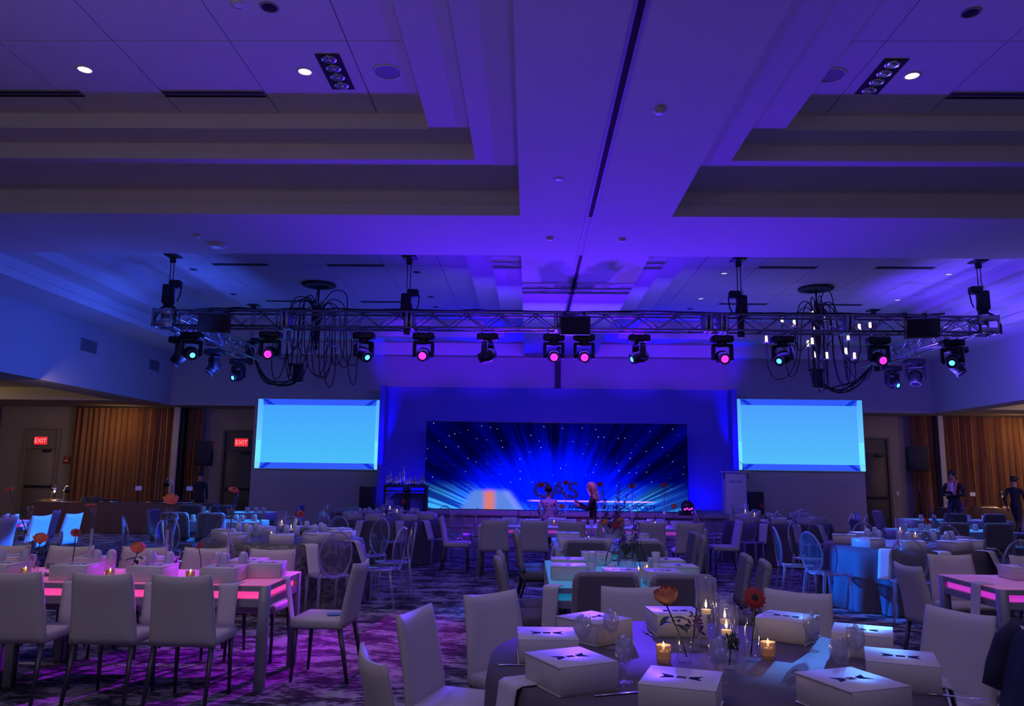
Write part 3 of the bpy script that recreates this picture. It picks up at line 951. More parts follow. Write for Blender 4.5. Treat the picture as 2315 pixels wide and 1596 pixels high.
# ------------------------------------------------------------------ lighting truss: a front run and two legs going back
def truss(name, label, p0, p1, zb, zt, wd, pitch=.36, plates=(), ends=(True, True)):
    p0, p1 = V((*p0, 0)), V((*p1, 0))
    L = (p1 - p0).length
    a = math.atan2(p1.y - p0.y, p1.x - p0.x)
    t = thing(name, label, 'truss', (p0.x, p0.y, zb), a)
    H = zt - zb
    for yy in (-wd / 2, wd / 2):
        for zz in (.025, H - .025):
            MB().tube([(0, yy, zz), (L, yy, zz)], .026, 8).build('chord', 'alu', t)
    n = int(L / pitch)
    pt = L / n
    br = {}
    def brace(key, pts, loc, flip=False):
        if key in br:
            o = br[key].copy()
            C.objects.link(o)
        else:
            o = MB().tube(pts, .0135, 6).build('brace', 'alu', t)
            br[key] = o
        o.location = loc
    for k in range(n):
        x = k * pt
        up_ = k % 2 == 0
        z0, z1 = (.04, H - .04) if up_ else (H - .04, .04)
        for yy in (-wd / 2, wd / 2):
            brace('s%d' % up_, [(0, 0, z0), (pt, 0, z1)], (x, yy, 0))
        if k % 2 == 0:
            for zz in (.025, H - .025):
                y0, y1 = (-wd / 2, wd / 2) if k % 4 == 0 else (wd / 2, -wd / 2)
                brace('h%d' % (k % 4), [(0, y0, 0), (pt * 2 if k + 2 <= n else pt, y1, 0)], (x, 0, zz))
    for x in plates:
        for dx in (-.05, .05):
            MB().rbox((x + dx, 0, H / 2), (.07, wd + .05, H + .01), .008, 1).build('coupling_plate', 'alu', t)
    return t
ZT0, ZT1 = 4.56, 4.93
truss('lighting_truss', 'long aluminium box truss spanning the hall in front of the stage', (-7.45, 15.95), (9.15, 15.95), ZT0, ZT1, .36,
      plates=(2.35, 4.95, 8.05, 11.15 - .02, 11.45, 14.0))
truss('lighting_truss', 'aluminium truss leg running back toward the left screen', (-7.6, 16.2), (-7.6, 20.95), ZT0 + .03, ZT1 + .02, .36, plates=(2.2,))
truss('lighting_truss', 'aluminium truss leg running back toward the right screen', (9.3, 16.2), (9.3, 20.95), ZT0 + .05, ZT1 + .03, .36, plates=())
for x, l in ((-7.66, 'square corner block at the left end of the front truss'), (9.36, 'square corner block at the right end of the front truss')):
    t = thing('truss_corner', l, 'truss corner', (x, 15.95, (ZT0 + ZT1) / 2), group='truss corner blocks')
    h = (ZT1 - ZT0) / 2 + .01
    for sx in (-1, 1):
        for sy in (-1, 1):
            MB().tube([(sx * .19, sy * .19, -h), (sx * .19, sy * .19, h)], .026, 8).build('post', 'alu', t)
        for z in (-h + .03, h - .03):
            MB().tube([(sx * .19, -.19, z), (sx * .19, .19, z)], .024, 8).build('rail', 'alu', t)
            MB().tube([(-.19, sx * .19, z), (.19, sx * .19, z)], .024, 8).build('rail', 'alu', t)
    for sy in (-1, 1):
        for sz in (-1, 1):
            MB().rbox((0, sy * .205, sz * h * .62), (.36, .02, .11), .006, 1).build('corner_plate', 'alu', t)

def hoist(x, y, ztop, zbody, label, sling=True, flip=1, zt=ZT1):
    t = thing('chain_hoist', label, 'chain hoist', (x, y, zbody), group='black chain hoists')
    MB().rbox((0, 0, ztop - zbody - .015), (.3, .3, .025), .01, 1).lathe([(.065, -.1), (.065, 0)], 10, (0, 0, ztop - zbody - .05)).build('ceiling_bracket', 'black', t)
    for s in (-1, 1):
        MB().tube([(s * .035, 0, .2), (s * .035, 0, ztop - zbody - .1)], .009, 6).build('chain', 'blackmat', t)
    MB().rbox((.04 * flip, 0, -.1), (.2, .22, .42), .04).build('motor_body', 'black', t)
    MB().rbox((-.1 * flip, 0, .12), (.24, .18, .16), .03).build('motor_housing', 'black', t)
    MB().tube([(0, 0, .2), (.05, 0, .24), (.08, 0, .18), (0.02, 0, .12)], .018, 6).build('hook', 'chrome', t)
    MB().lathe([(1e-4, -.34), (.09, -.33), (.12, -.2), (.1, -.05), (1e-4, 0)], 10, (.02 * flip, 0, -.05)).build('chain_bag', 'blackmat', t)
    MB().tube([(-.16 * flip, 0, .16), (-.24 * flip, -.02, .05), (-.22 * flip, -.03, -.15), (-.17 * flip, -.02, -.25)], .014, 6).build('control_cable', 'black', t)
    if sling:
        d = zbody - zt
        for s, e in ((-1, .15), (1, .20)):
            MB().tube([(0, 0, -.3), (s * e, -.1, -d), (s * (e + .03), -.2, -d - .2), (s * (e + .03), -.2, -d - .38)], .026, 5).build('sling', 'blackmat', t)
    else:
        d = zbody - zt
        MB().box((0, -.02, -d / 2 - .35), (.12, .1, d + .25)).build('hanging_bracket', 'black', t)
    return t
hoist(-7.62, 15.95, ZC, 5.38, 'black chain hoist with splayed slings over the left truss corner', True, -1)
hoist(-2.56, 15.95, ZC, 5.22, 'black chain hoist left of the middle beam', False, -1)
hoist(4.37, 15.95, ZC, 5.24, 'black chain hoist right of the middle beam', False, 1)
hoist(9.34, 15.95, ZC, 5.38, 'black chain hoist with splayed slings over the right truss corner', True, 1)
hoist(-7.6, 20.85, ZC, 5.0, 'small chain hoist at the back end of the left truss leg', False, -1)
hoist(9.3, 20.85, ZC, 5.12, 'small chain hoist at the back end of the right truss leg', False, 1)

def truss_speaker(x, label, sx=1, dz=0):
    t = thing('truss_loudspeaker', label, 'speaker', (x, 15.44, 4.40 + dz), group='black wedge loudspeakers on the truss')
    w_, h = .30, .46
    p = [(-w_, 0, 0), (w_, 0, 0), (w_, .3, 0.02), (-w_, .3, .02), (-w_ * 1.0, -.1, h * .75), (w_ * 1.0, -.1, h * .75), (w_ * .95, .3, h), (-w_ * .95, .3, h)]
    T = M4.Rotation(sx * .25, 4, 'Z')
    MB().add(p, [(0, 3, 2, 1), (4, 5, 6, 7), (0, 1, 5, 4), (1, 2, 6, 5), (2, 3, 7, 6), (3, 0, 4, 7)], T=T).build('cabinet', 'black', t)
    MB().add([(-w_ * .92, -.012, .03), (w_ * .92, -.012, .03), (w_ * .92, -.105, h * .72), (-w_ * .92, -.105, h * .72)], [(0, 1, 2, 3)], T=T).build('grille', 'blackmat', t)
    for s in (-1, 1):
        MB().tube([(s * .2, .2, h * .8), (s * .2, .25, h + .06), (s * .2, .36, h + .075)], .02, 6).build('clamp', 'blackmat', t)
truss_speaker(-6.43, 'black wedge loudspeaker near the left end of the truss', 1)
truss_speaker(.92, 'black box loudspeaker in the middle of the truss', 0)
truss_speaker(7.85, 'black wedge loudspeaker near the right end of the truss', -1, .02)

def moving_head(x, y, ztop, d, lens, label):
    """d: beam direction; the yoke pans and the head tilts to it"""
    t = thing('moving_head_light', label, 'stage light', (x, y, ztop), group='moving head lights on the truss')
    d = V(d).normalized()
    pan = math.atan2(d.x, -d.y)
    tilt = math.acos(max(-1, min(1, -d.z)))      # 0 = straight down
    for s in (-1, 1):
        MB().tube([(s * .12, 0, 0), (s * .12, 0, .06), (s * .12, .03, .1)], .02, 6).build('clamp', 'chrome', t)
    MB().rbox((0, 0, -.07), (.44, .27, .14), .035).build('base', 'black', t)
    MB().rbox((-.05, -.137, -.06), (.07, .008, .05), .003, 1).build('display', 'darklens', t)
    P = M4.Rotation(pan, 4, 'Z')
    yk = MB().lathe([(.1, -.14), (.1, -.19)], 14, T=P)
    yk.rbox((0, 0, -.2), (.43, .15, .07), .03, T=P)
    for s in (-1, 1):
        yk.rbox((s * .185, 0, -.36), (.065, .15, .30), .03, T=P)
    yk.build('yoke', 'black', t)
    Hm = M4.Translation((0, 0, -.45)) @ P @ M4.Rotation(-tilt, 4, 'X')      # local -Z is the beam
    hd = MB().lathe([(1e-4, -.17), (.10, -.17), (.115, -.165), (.13, -.05), (.15, .03), (.13, .13), (.07, .18), (1e-4, .185)], 20, T=Hm).build('head', 'black', t)
    m = {'m': 'maglens', 'c': 'cyanlens', 'd': 'darklens'}[lens]
    MB().lathe([(.098, -.170), (.075, -.174), (1e-4, -.176)], 20, T=Hm).build('front_glass', 'darklens', hd)
    rl = .078 if lens == 'm' else .055
    MB().lathe([(rl, -.176), (rl * .7, -.188), (1e-4, -.192)], 18, T=Hm).build('lens', m, hd)
    MB().lathe([(.116, -.166), (.119, -.18), (.1, -.178)], 20, T=Hm).build('bezel', 'grey', hd)
    return t
BOT = ZT0 - .1
for x, d, ln, l in ((-5.36, (.08, -1, -.25), 'm', 'moving head with magenta lens right of the left wedge loudspeaker'),
                    (-3.42, (.75, -.75, -.55), 'c', 'moving head with cyan lens turned right, left of the second hoist'),
                    (-2.18, (.02, -1, -.28), 'm', 'moving head with pink magenta lens under the second hoist'),
                    (-.86, (-.9, .3, -.4), 'd', 'dark moving head turned sideways, between second hoist and centre'),
                    (.50, (.02, -1, -.28), 'm', 'left one of the two magenta moving heads under the middle loudspeaker'),
                    (1.12, (.0, -1, -.28), 'm', 'right one of the two magenta moving heads under the middle loudspeaker'),
                    (2.25, (-.95, -.25, -.35), 'c', 'sideways moving head with a small cyan glint, right of centre'),
                    (3.94, (.05, -1, -.3), 'm', 'moving head with magenta lens under the third hoist'),
                    (5.16, (-.75, -.75, -.5), 'c', 'moving head with cyan lens turned left by the right chandelier'),
                    (7.10, (.05, -1, -.3), 'm', 'moving head with magenta lens left of the right wedge loudspeaker')):
    moving_head(x, 15.79, BOT, d, ln, l)
for x, y, d, ln, l in ((-7.12, 16.05, (.6, -.85, -.35), 'c', 'moving head with bright cyan lens below the left truss corner'),
                       (-7.62, 16.6, (-.6, -.2, -.8), 'd', 'dark moving head half hidden behind the cyan one at the left corner'),
                       (-7.55, 18.3, (-.5, -.4, -.8), 'd', 'dark moving head in the middle of the left truss leg'),
                       (-7.55, 19.9, (-.5, -.85, -.35), 'c', 'moving head with cyan lens near the back of the left truss leg'),
                       (8.75, 16.1, (-.6, -.85, -.35), 'c', 'moving head with cyan lens below the right truss corner'),
                       (9.32, 17.0, (.3, -.4, -.8), 'd', 'dark moving head half hidden behind the cyan one at the right corner'),
                       (9.3, 18.8, (-.2, -.3, -.9), 'd', 'dark moving head in the middle of the right truss leg'),
                       (9.3, 20.0, (.45, -.85, -.4), 'c', 'moving head with cyan lens near the back of the right truss leg')):
    moving_head(x, y, BOT + .02, d, ln, l)

# ------------------------------------------------------------------ chandeliers of looping black tube arms
def chandelier(x, y, label, lit, seed):
    rnd = random.Random(seed)
    t = thing('chandelier', label, 'chandelier', (x, y, ZC), group='looping arm chandeliers')
    MB().lathe([(1e-4, -.03), (.22, -.03), (.22, -.06), (.40, -.05), (.415, -.02), (.40, 0), (1e-4, 0)], 32).build('canopy', 'blackmat', t)
    MB().tube([(0, 0, -.02), (0, 0, -.75)], .022, 8).build('rod', 'blackmat', t)
    MB().lathe([(1e-4, -.55), (.05, -.57), (.03, -.68), (.11, -.72), (.14, -.8), (.1, -.9), (.05, -1.0), (.08, -1.1), (.06, -1.4), (.03, -1.5), (.05, -1.58), (1e-4, -1.66)], 16).build('hub', 'blackmat', t)
    LP = [(-.91, 5.37), (.31, 5.52), (1.12, 5.23), (-1.14, 4.99), (-.28, 5.45), (.03, 4.97), (.59, 5.06), (.79, 5.04), (-.49, 4.73), (.28, 4.74), (.58, 4.64), (.93, 4.59), (-.02, 4.47), (-.73, 4.86), (-.6, 5.3), (.1, 5.3)]
    for k, (lx, lz) in enumerate(LP):
        Rl = max(abs(lx) * 1.03, rnd.uniform(.4, 1.1))          # where the lamp stands
        a = math.acos(max(-1, min(1, lx / Rl))) * (1 if k % 2 else -1)
        R1 = rnd.uniform(.25, .8)          # where the arm turns down
        R2 = R1 + rnd.uniform(-.05, .1)
        top = -.66 + .5 * R1 + rnd.uniform(-.06, .1)
        zl = lz - ZC - .1
        bot = max(-2.45, zl - rnd.uniform(.6, 1.25))
        tw = 0.0
        t0 = rnd.uniform(-.9, .9)
        def P(r, z, da=0.0):
            return V((r * cos(a + da), r * sin(a + da), z))
        kp = [P(.06, -.82, t0), P(.12, (top - .82) / 2, t0), P(R1 * .5, top, t0), P(R1 * .95, top - .12, t0), P(R2, -1.05, t0 * .9), P(R2 * 1.04, (bot - 1.05) / 2, t0 * .8), P(R2 * .8 + Rl * .25, bot + .12, t0 * .55), P(R2 * .3 + Rl * .72, bot + .02, t0 * .22), P(Rl, bot + .35, tw), P(Rl, zl - .35, tw), P(Rl, zl - .06, tw)]
        pts = []
        for i in range(len(kp) - 1):
            p0, p1, p2, p3 = kp[max(i - 1, 0)], kp[i], kp[i + 1], kp[min(i + 2, len(kp) - 1)]
            for q in range(4):
                s = q / 4
                pts.append(0.5 * ((2 * p1) + (p2 - p0) * s + (2 * p0 - 5 * p1 + 4 * p2 - p3) * s * s + (3 * p1 - p0 - 3 * p2 + p3) * s ** 3))
        pts.append(kp[-1])
        arm = MB().tube(pts, .0125, 5).build('arm', 'blackmat', t)
        e = kp[-1]
        MB().lathe([(1e-4, -.01), (.085, .0), (.085, .012), (1e-4, .012)], 14, e).build('drip_disc', 'white', arm)
        MB().lathe([(.035, .012), (.028, .17), (1e-4, .175)], 10, e).build('candle_lamp', 'lampglow2' if lit else 'offlamp', arm)
MT['lampglow2'] = mat('warm_candle_lamp', (1, .9, .7), .5, emit=(1.0, .72, .42), es=2.0)
MT['offlamp'] = mat('frosted_unlit_lamp', (.3, .3, .4), .5)
chandelier(-5.14, 18.4, 'unlit black looping chandelier behind the truss at left', False, 3)
chandelier(6.87, 18.4, 'lit black looping chandelier behind the truss at right', True, 11)

# cable looms and hanging motor boxes at the back of the truss legs
def loom(kp, n, label, seed):
    rnd = random.Random(seed)
    t = thing('cable_loom', label, 'cable', kp[0], group='hanging cable looms')
    for k in range(n):
        j = V((rnd.uniform(-.04, .04), rnd.uniform(-.04, .04), rnd.uniform(-.04, .04)))
        pts = []
        K = [V(p) - V(kp[0]) + j * (1 if 0 < i < len(kp) - 1 else .3) + V((0, 0, rnd.uniform(-.12, .06))) * (1 if 0 < i < len(kp) - 1 else 0) for i, p in enumerate(kp)]
        for i in range(len(K) - 1):
            p0, p1, p2, p3 = K[max(i - 1, 0)], K[i], K[i + 1], K[min(i + 2, len(K) - 1)]
            for q in range(6):
                s = q / 6
                pts.append(0.5 * ((2 * p1) + (p2 - p0) * s + (2 * p0 - 5 * p1 + 4 * p2 - p3) * s * s + (3 * p1 - p0 - 3 * p2 + p3) * s ** 3))
        pts.append(K[-1])
        MB().tube(pts, .022, 5).build('cable', 'black', t)
loom([(-7.5, 20.95, 4.6), (-7.2, 20.95, 4.15), (-6.75, 20.95, 4.0), (-6.35, 20.95, 4.1), (-6.3, 20.95, 4.4)], 4, 'black cable loom drooping from the back of the left truss leg', 4)
loom([(9.2, 20.95, 4.6), (8.8, 20.95, 4.2), (8.3, 20.95, 4.0), (7.9, 20.95, 4.1), (7.75, 20.95, 4.35)], 4, 'black cable loom drooping from the back of the right truss leg', 5)
def cable_drop(x, label):
    t = thing('motor_box', label, 'motor', (x, 20.95, 4.25), group='hanging motor boxes')
    MB().rbox((0, 0, 0), (.26, .2, .5), .03).build('housing', 'black', t)
    MB().rbox((-.05, -.05, .22), (.4, .2, .08), .02).build('top_cover', 'black', t)
    for s in (-1, 1):
        MB().tube([(s * .05, 0, .2), (s * .05, 0, ZC - 4.25)], .014, 6).build('support_cable', 'black', t)
cable_drop(-6.3, 'black motor box hanging behind the left chandelier')
cable_drop(7.75, 'black motor box hanging behind the right chandelier')
# loose cables lying along the top of the front truss
t = thing('truss_cable', 'black cable runs lying along the top of the front truss', 'cable', (0, 15.95, ZT1))
for k in range(3):
    rnd = random.Random(k + 50)
    MB().tube([(-7 + i * .42, -.05 + k * .06 + rnd.uniform(-.04, .04), .03 + max(0, rnd.uniform(-.03, .035))) for i in range(38)], .018, 5).build('cable', 'black', t)
# ------------------------------------------------------------------ furniture and tableware kinds
MT['leather'] = mat('white_leatherette', (0.58, 0.55, 0.52), 0.55, var=0.04, scale=5, bump=0.05, bscale=220)
MT['leg'] = mat('dark_chair_leg', (0.10, 0.10, 0.11), 0.4, 0.6)
MT['greyfab'] = mat('grey_chair_fabric', (0.17, 0.155, 0.17), 0.9, var=0.12, bump=0.15, bscale=300)
MT['piping'] = mat('pale_chair_piping', (0.30, 0.28, 0.30), 0.8)
MT['acryl'] = glassy('clear_acrylic', (0.93, 0.95, 1.0), 0.05, 0.7, 0.07, (0.75, 0.78, 0.95))
MT['acrim'] = glassy('acrylic_edge', (0.9, 0.93, 1.0), 0.12, 0.8, 0.28, (0.8, 0.82, 0.95))
MT['glass'] = glassy('clear_glass', (0.985, 0.99, 1.0), 0.03, 0.38, 0.02)
MT['frost'] = glassy('frosted_glass', (0.98, 0.99, 1.0), 0.05, 0.30, 0.72, (0.85, 0.87, 0.95), 0.2)
MT['ice'] = glassy('iced_water', (0.99, 0.995, 1.0), 0.07, 0.34, 0.34, (0.95, 0.96, 1.0), 0.12)
MT['steel'] = mat('grey_table_frame', (0.34, 0.35, 0.38), 0.42, 0.3)
MT['boxw'] = mat('white_gift_box_board', (0.66, 0.63, 0.60), 0.38, var=0.02)
MT['boxlid'] = mat('satin_white_box_lid', (0.64, 0.62, 0.62), 0.42, var=0.02)
MT['boxink'] = mat('dark_blue_print', (0.02, 0.02, 0.10), 0.9)
MT['boxink'].node_tree.nodes['Principled BSDF'].inputs['Specular IOR Level'].default_value = 0.05
MT['napkin'] = mat('white_napkin_cloth', (0.66, 0.63, 0.62), 0.85, var=.03, bump=.1, bscale=200)
MT['satin'] = mat('grey_satin_cloth', (0.13, 0.115, 0.135), 0.62, var=0.15, scale=4, sheen=.3)
MT['satin'].node_tree.nodes['Principled BSDF'].inputs['Specular IOR Level'].default_value = 0.2
MT['brown'] = mat('brown_buffet_cloth', (0.16, 0.085, 0.05), 0.8, var=.15, scale=3)
MT['wax'] = mat('candle_wax', (0.8, 0.65, 0.4), 0.5, emit=(1.0, .55, .2), es=.35)
MT['flame'] = mat('candle_flame', (1, .8, .4), .5, emit=(1.0, .68, .26), es=6.0)
MT['mercury'] = glassy('mercury_glass', (1.0, .8, .5), .1, .5, .5, (.75, .55, .28), .15)
MT['silver'] = mat('silver_cutlery', (0.7, 0.7, 0.72), 0.2, 1.0)
MT['rose'] = mat('coral_rose_petal', (0.80, 0.24, 0.10), 0.6, var=.2, scale=20)
MT['rosel'] = mat('peach_rose_petal', (0.88, 0.36, 0.17), 0.6, var=.2, scale=20)
MT['roser'] = mat('red_gerbera_petal', (0.48, 0.03, 0.03), 0.6, var=.25, scale=20)
MT['purple'] = mat('purple_flower', (0.10, 0.04, 0.22), 0.7, var=.3)
MT['green'] = mat('dark_green_leaf', (0.035, 0.075, 0.03), 0.6, var=.3, scale=25)
MT['core'] = mat('flower_core', (0.05, 0.03, 0.02), 0.8)
def patterned():
    m = mat('marbled_grey_cloth', (0.12, 0.11, 0.125), 0.5, var=.1)
    nt = m.node_tree
    b = nt.nodes['Principled BSDF']
    tc = nt.nodes.new('ShaderNodeTexCoord')
    wv = nt.nodes.new('ShaderNodeTexVoronoi')
    wv.feature = 'DISTANCE_TO_EDGE'
    wv.inputs['Scale'].default_value = 4.5
    nzz = nt.nodes.new('ShaderNodeTexNoise')
    nzz.inputs['Scale'].default_value = 3
    ad = nt.nodes.new('ShaderNodeVectorMath')
    nt.links.new(tc.outputs['Object'], nzz.inputs['Vector'])
    nt.links.new(tc.outputs['Object'], ad.inputs[0])
    nt.links.new(nzz.outputs['Color'], ad.inputs[1])
    nt.links.new(ad.outputs[0], wv.inputs['Vector'])
    r = nt.nodes.new('ShaderNodeValToRGB')
    r.color_ramp.elements[0].color = (0.24, 0.22, 0.23, 1)
    r.color_ramp.elements[1].color = (0.085, 0.08, 0.095, 1)
    r.color_ramp.elements[1].position = .14
    nt.links.new(wv.outputs['Distance'], r.inputs[0])
    nt.links.new(r.outputs[0], b.inputs['Base Color'])
    return m
MT['marble'] = patterned()

def make_parsons():
    t = thing('parsons_chair', 'white parsons chair', 'chair')
    def bk(u, v):
        s = 2 * u - 1
        wd = .47 - .055 * v
        z = .405 + .475 * v + .016 * s * s * v
        y = -.195 - .085 * v ** 1.4 - .028 * (1 - s * s) * (.3 + .7 * v)
        return (s * wd / 2, y, z), (0, .97, .22 * v)
    def th(u, v):
        s = abs(2 * u - 1)
        e = (1 - s ** 10) * (1 - abs(2 * v - 1) ** 14)
        return .018 + .036 * max(0, e) ** .5
    MB().slab(bk, 13, 11, th).build('backrest', 'leather', t)
    st = MB().rbox((0, .003, .435), (.455, .425, .075), .028, 3)
    st.v = [V((p.x, p.y, p.z + .012 * (1 - (p.x / .23) ** 2) * (1 if p.z > .44 else 0))) for p in st.v]
    st.build('seat', 'leather', t)
    for sx in (-1, 1):
        MB().tube([(sx * .195, .165, .41), (sx * .2, .185, 0)], [.019, .012], 6).build('leg', 'leg', t)
        MB().tube([(sx * .2, -.185, .41), (sx * .212, -.265, 0)], [.021, .013], 6).build('leg', 'leg', t)
    return t
def make_banquet():
    t = thing('banquet_chair', 'grey upholstered banquet chair', 'chair')
    def bk(u, v):
        s, q = sin((2 * u - 1) * pi / 2), sin(v * pi / 2)
        wd = .44 * (1 - .06 * q)
        z = .50 + .40 * q
        y = -.20 - .07 * q
        c = max(0, abs(s) - .86) / .14
        d = max(0, q - .88) / .12
        k = 1 - .0
        if c > 0 and d > 0:
            z -= .045 * (1 - math.sqrt(max(0, 1 - min(1, c) ** 2))) * d
        return (s * wd / 2, y, z), (0, .98, .17)
    MB().slab(bk, 17, 11, .055).build('backrest', 'greyfab', t)
    e = [bk(0, v / 8)[0] for v in range(9)] + [bk(u / 12, 1)[0] for u in range(1, 13)] + [bk(1, 1 - v / 8)[0] for v in range(1, 9)]
    MB().tube(e, .030, 6).build('back_frame', 'piping', t)
    MB().rbox((0, .02, .445), (.45, .46, .10), .035, 3).build('seat', 'greyfab', t)
    for sx in (-1, 1):
        MB().tube([(sx * .205, .2, .40), (sx * .215, .23, 0)], .014, 6).build('leg', 'black', t)
        MB().tube([(sx * .205, -.19, .55), (sx * .205, -.17, .40), (sx * .22, -.28, 0)], .014, 6).build('leg', 'black', t)
    MB().tube([(-.2, .2, .39), (.2, .2, .39), (.2, -.17, .39), (-.2, -.17, .39)], .011, 6, True).build('seat_frame', 'black', t)
    return t
def make_ghost():
    t = thing('ghost_chair', 'clear acrylic chair', 'chair')
    st = MB().rbox((0, .01, .455), (.41, .41, .028), .012, 2)
    st.build('seat', 'acryl', t)
    MB().tube([(.205 * cos(a * pi / 12) * (1 if abs(cos(a * pi / 12)) < .7 else 1), .01 + .205 * sin(a * pi / 12), .452) for a in range(24)], .012, 6, True).build('seat_rim', 'acrim', t)
    def ov(a, k=1.0):
        x, z = .185 * sin(a) * k, .25 * cos(a) * k
        return V((x, -.20 - .12 * (z + .25) - .03 * (1 - (x / .2) ** 2), .70 + z))
    MB().tube([ov(2 * pi * k / 28) for k in range(28)], .012, 6, True).build('back_frame', 'acrim', t)
    vs = [ov(0, 0)] + [ov(2 * pi * k / 28, .6) for k in range(28)] + [ov(2 * pi * k / 28, .97) for k in range(28)]
    fs = [(0, 1 + k, 1 + (k + 1) % 28) for k in range(28)] + [(1 + k, 29 + k, 29 + (k + 1) % 28, 1 + (k + 1) % 28) for k in range(28)]
    MB().add(vs, fs, True).build('back_panel', 'acryl', t)
    for sx in (-1, 1):
        MB().tube([(sx * .17, .18, .445), (sx * .175, .195, 0)], [.022, .012], 8).build('leg', 'acrim', t)
        MB().tube([(sx * .13, -.2, .50), (sx * .16, -.19, .44), (sx * .185, -.27, 0)], [.016, .022, .012], 8).build('leg', 'acrim', t)
    return t
PARS, BANQ, GHOST = Proto(make_parsons()), Proto(make_banquet()), Proto(make_ghost())

def make_box(w_=.275, d_=.295, h=.11):
    t = thing('gift_box', 'white gift box', 'box')
    MB().rbox((0, 0, h / 2 - .001), (w_ - .008, d_ - .008, h - .012), .002, 1).build('body', 'boxw', t)
    MB().rbox((0, 0, .002), (w_, d_, .004), .001, 1).build('base_plate', 'boxw', t)
    ld = MB().rbox((0, 0, h - .004), (w_, d_, .008), .002, 1).build('lid', 'boxlid', t)
    MB().rbox((0, -d_ / 2 - .001, h / 2), (w_ - .006, .003, h - .012), .001, 1).build('front_flap', 'boxw', t)
    e = MB()
    for s in (-1, 1):
        p = [(s * .028, .012), (s * .078, .034), (s * .062, .0), (s * .078, -.034), (s * .028, -.012)]
        n = len(e.v)
        e.add([(x, y, h + .0006) for x, y in (p if s > 0 else p[::-1])], [tuple(range(5))])
    for k in range(4):
        e.box((0, .012 - k * .008, h + .0004), (.036, .0035, .0006))
    e.build('emblem', 'boxink', ld)
    return t
BOX = Proto(make_box())
def make_goblet():
    t = thing('water_goblet', 'goblet of iced water', 'glass')
    MB().lathe([(1e-4, .004), (.033, .003), (.034, .0), (.01, .008), (.0045, .016), (.0045, .058), (.012, .068), (.033, .09), (.0425, .118), (.041, .15), (.035, .19)], 24).build('bowl', 'glass', t)
    rnd = random.Random(5)
    prof = [(1e-4, .074), (.028, .09), (.0395, .118), (.0385, .148), (.0345, .172)]
    mb = MB().lathe(prof, 20)
    mb.v = [V((p.x * rnd.uniform(.93, 1.0), p.y * rnd.uniform(.93, 1.0), p.z + rnd.uniform(-.002, .002))) for p in mb.v]
    mb.build('water', 'ice', t)
    for k in range(9):
        a = rnd.uniform(0, 6.28)
        r = rnd.uniform(0, .024)
        MB().rbox((0, 0, 0), (.022, .02, .018), .004, 1, T=M4.Translation((r * cos(a), r * sin(a), .168 + rnd.uniform(-.05, .026))) @ Euler((rnd.uniform(0, 3), rnd.uniform(0, 3), 0)).to_matrix().to_4x4()).build('ice_cube', 'ice', t)
    return t
def make_goblet_far():
    t = thing('water_goblet', 'goblet of iced water', 'glass')
    MB().lathe([(1e-4, .004), (.033, .003), (.034, .0), (.01, .008), (.0045, .016), (.0045, .058), (.012, .068), (.033, .09), (.0425, .118), (.041, .15), (.035, .19)], 14).build('bowl', 'glass', t)
    rnd = random.Random(8)
    mb = MB().lathe([(1e-4, .074), (.028, .09), (.0395, .118), (.0385, .148), (.0345, .176), (.02, .196), (1e-4, .19)], 12)
    mb.v = [V((p.x * rnd.uniform(.9, 1.0), p.y * rnd.uniform(.9, 1.0), p.z + rnd.uniform(-.004, .004))) for p in mb.v]
    mb.build('iced_water', 'frost', t)
    return t
GOB = Proto(make_goblet())
GOBF = Proto(make_goblet_far())
def make_tumbler():
    t = thing('water_tumbler', 'tumbler of iced water', 'glass')
    MB().lathe([(1e-4, .002), (.031, .002), (.034, .01), (.038, .10), (.036, .10), (.033, .012), (1e-4, .01)], 16).build('tumbler_wall', 'frost', t)
    MB().lathe([(1e-4, .012), (.031, .014), (.034, .085), (.02, .098), (1e-4, .092)], 12).build('iced_water', 'frost', t)
    return t
TUM = Proto(make_tumbler())
def make_votive():
    t = thing('votive_candle', 'mercury glass votive candle', 'candle')
    MB().lathe([(1e-4, 0), (.03, .0), (.033, .006), (.035, .08), (.032, .08), (.03, .02), (1e-4, .018)], 18).build('glass_cup', 'mercury', t)
    MB().lathe([(1e-4, .052), (.030, .052), (.030, .02)], 14).build('wax', 'wax', t)
    MB().lathe([(1e-4, .056), (.007, .066), (.005, .08), (1e-4, .096)], 8).build('flame', 'flame', t)
    return t
VOT = Proto(make_votive())
def make_cyl(h, r):
    t = thing('cylinder_vase', 'clear cylinder vase with floating candle', 'vase')
    MB().lathe([(1e-4, .004), (r * .98, .004), (r, .008), (r, h), (r - .004, h), (r - .004, .014), (1e-4, .014)], 24).build('glass_wall', 'glass', t)
    MB().tube([(r * cos(a * .2618), r * sin(a * .2618), h) for a in range(24)], .0022, 5, True).build('rim', 'glass', t)
    MB().disc(r - .005, h * .5, 20).build('water_surface', 'glass', t)
    MB().lathe([(1e-4, h * .5 - .012), (.022, h * .5 - .01), (.026, h * .5 + .012), (1e-4, h * .5 + .014)], 14).build('floating_candle', 'wax', t)
    MB().lathe([(1e-4, h * .5 + .018), (.006, h * .5 + .028), (.004, h * .5 + .045), (1e-4, h * .5 + .062)], 8).build('flame', 'flame', t)
    return t
def make_bud(h, r):
    t = thing('bud_vase', 'clear glass bud vase', 'vase')
    MB().lathe([(1e-4, .003), (r * .95, .003), (r, .01), (r, h * .72), (r * .62, h * .86), (r * .6, h * .96), (r * .72, h)], 20).build('glass_wall', 'glass', t)
    MB().lathe([(1e-4, .012), (r * .9, .012), (r * .93, h * .45), (1e-4, h * .45)], 16).build('water', 'glass', t)
    return t
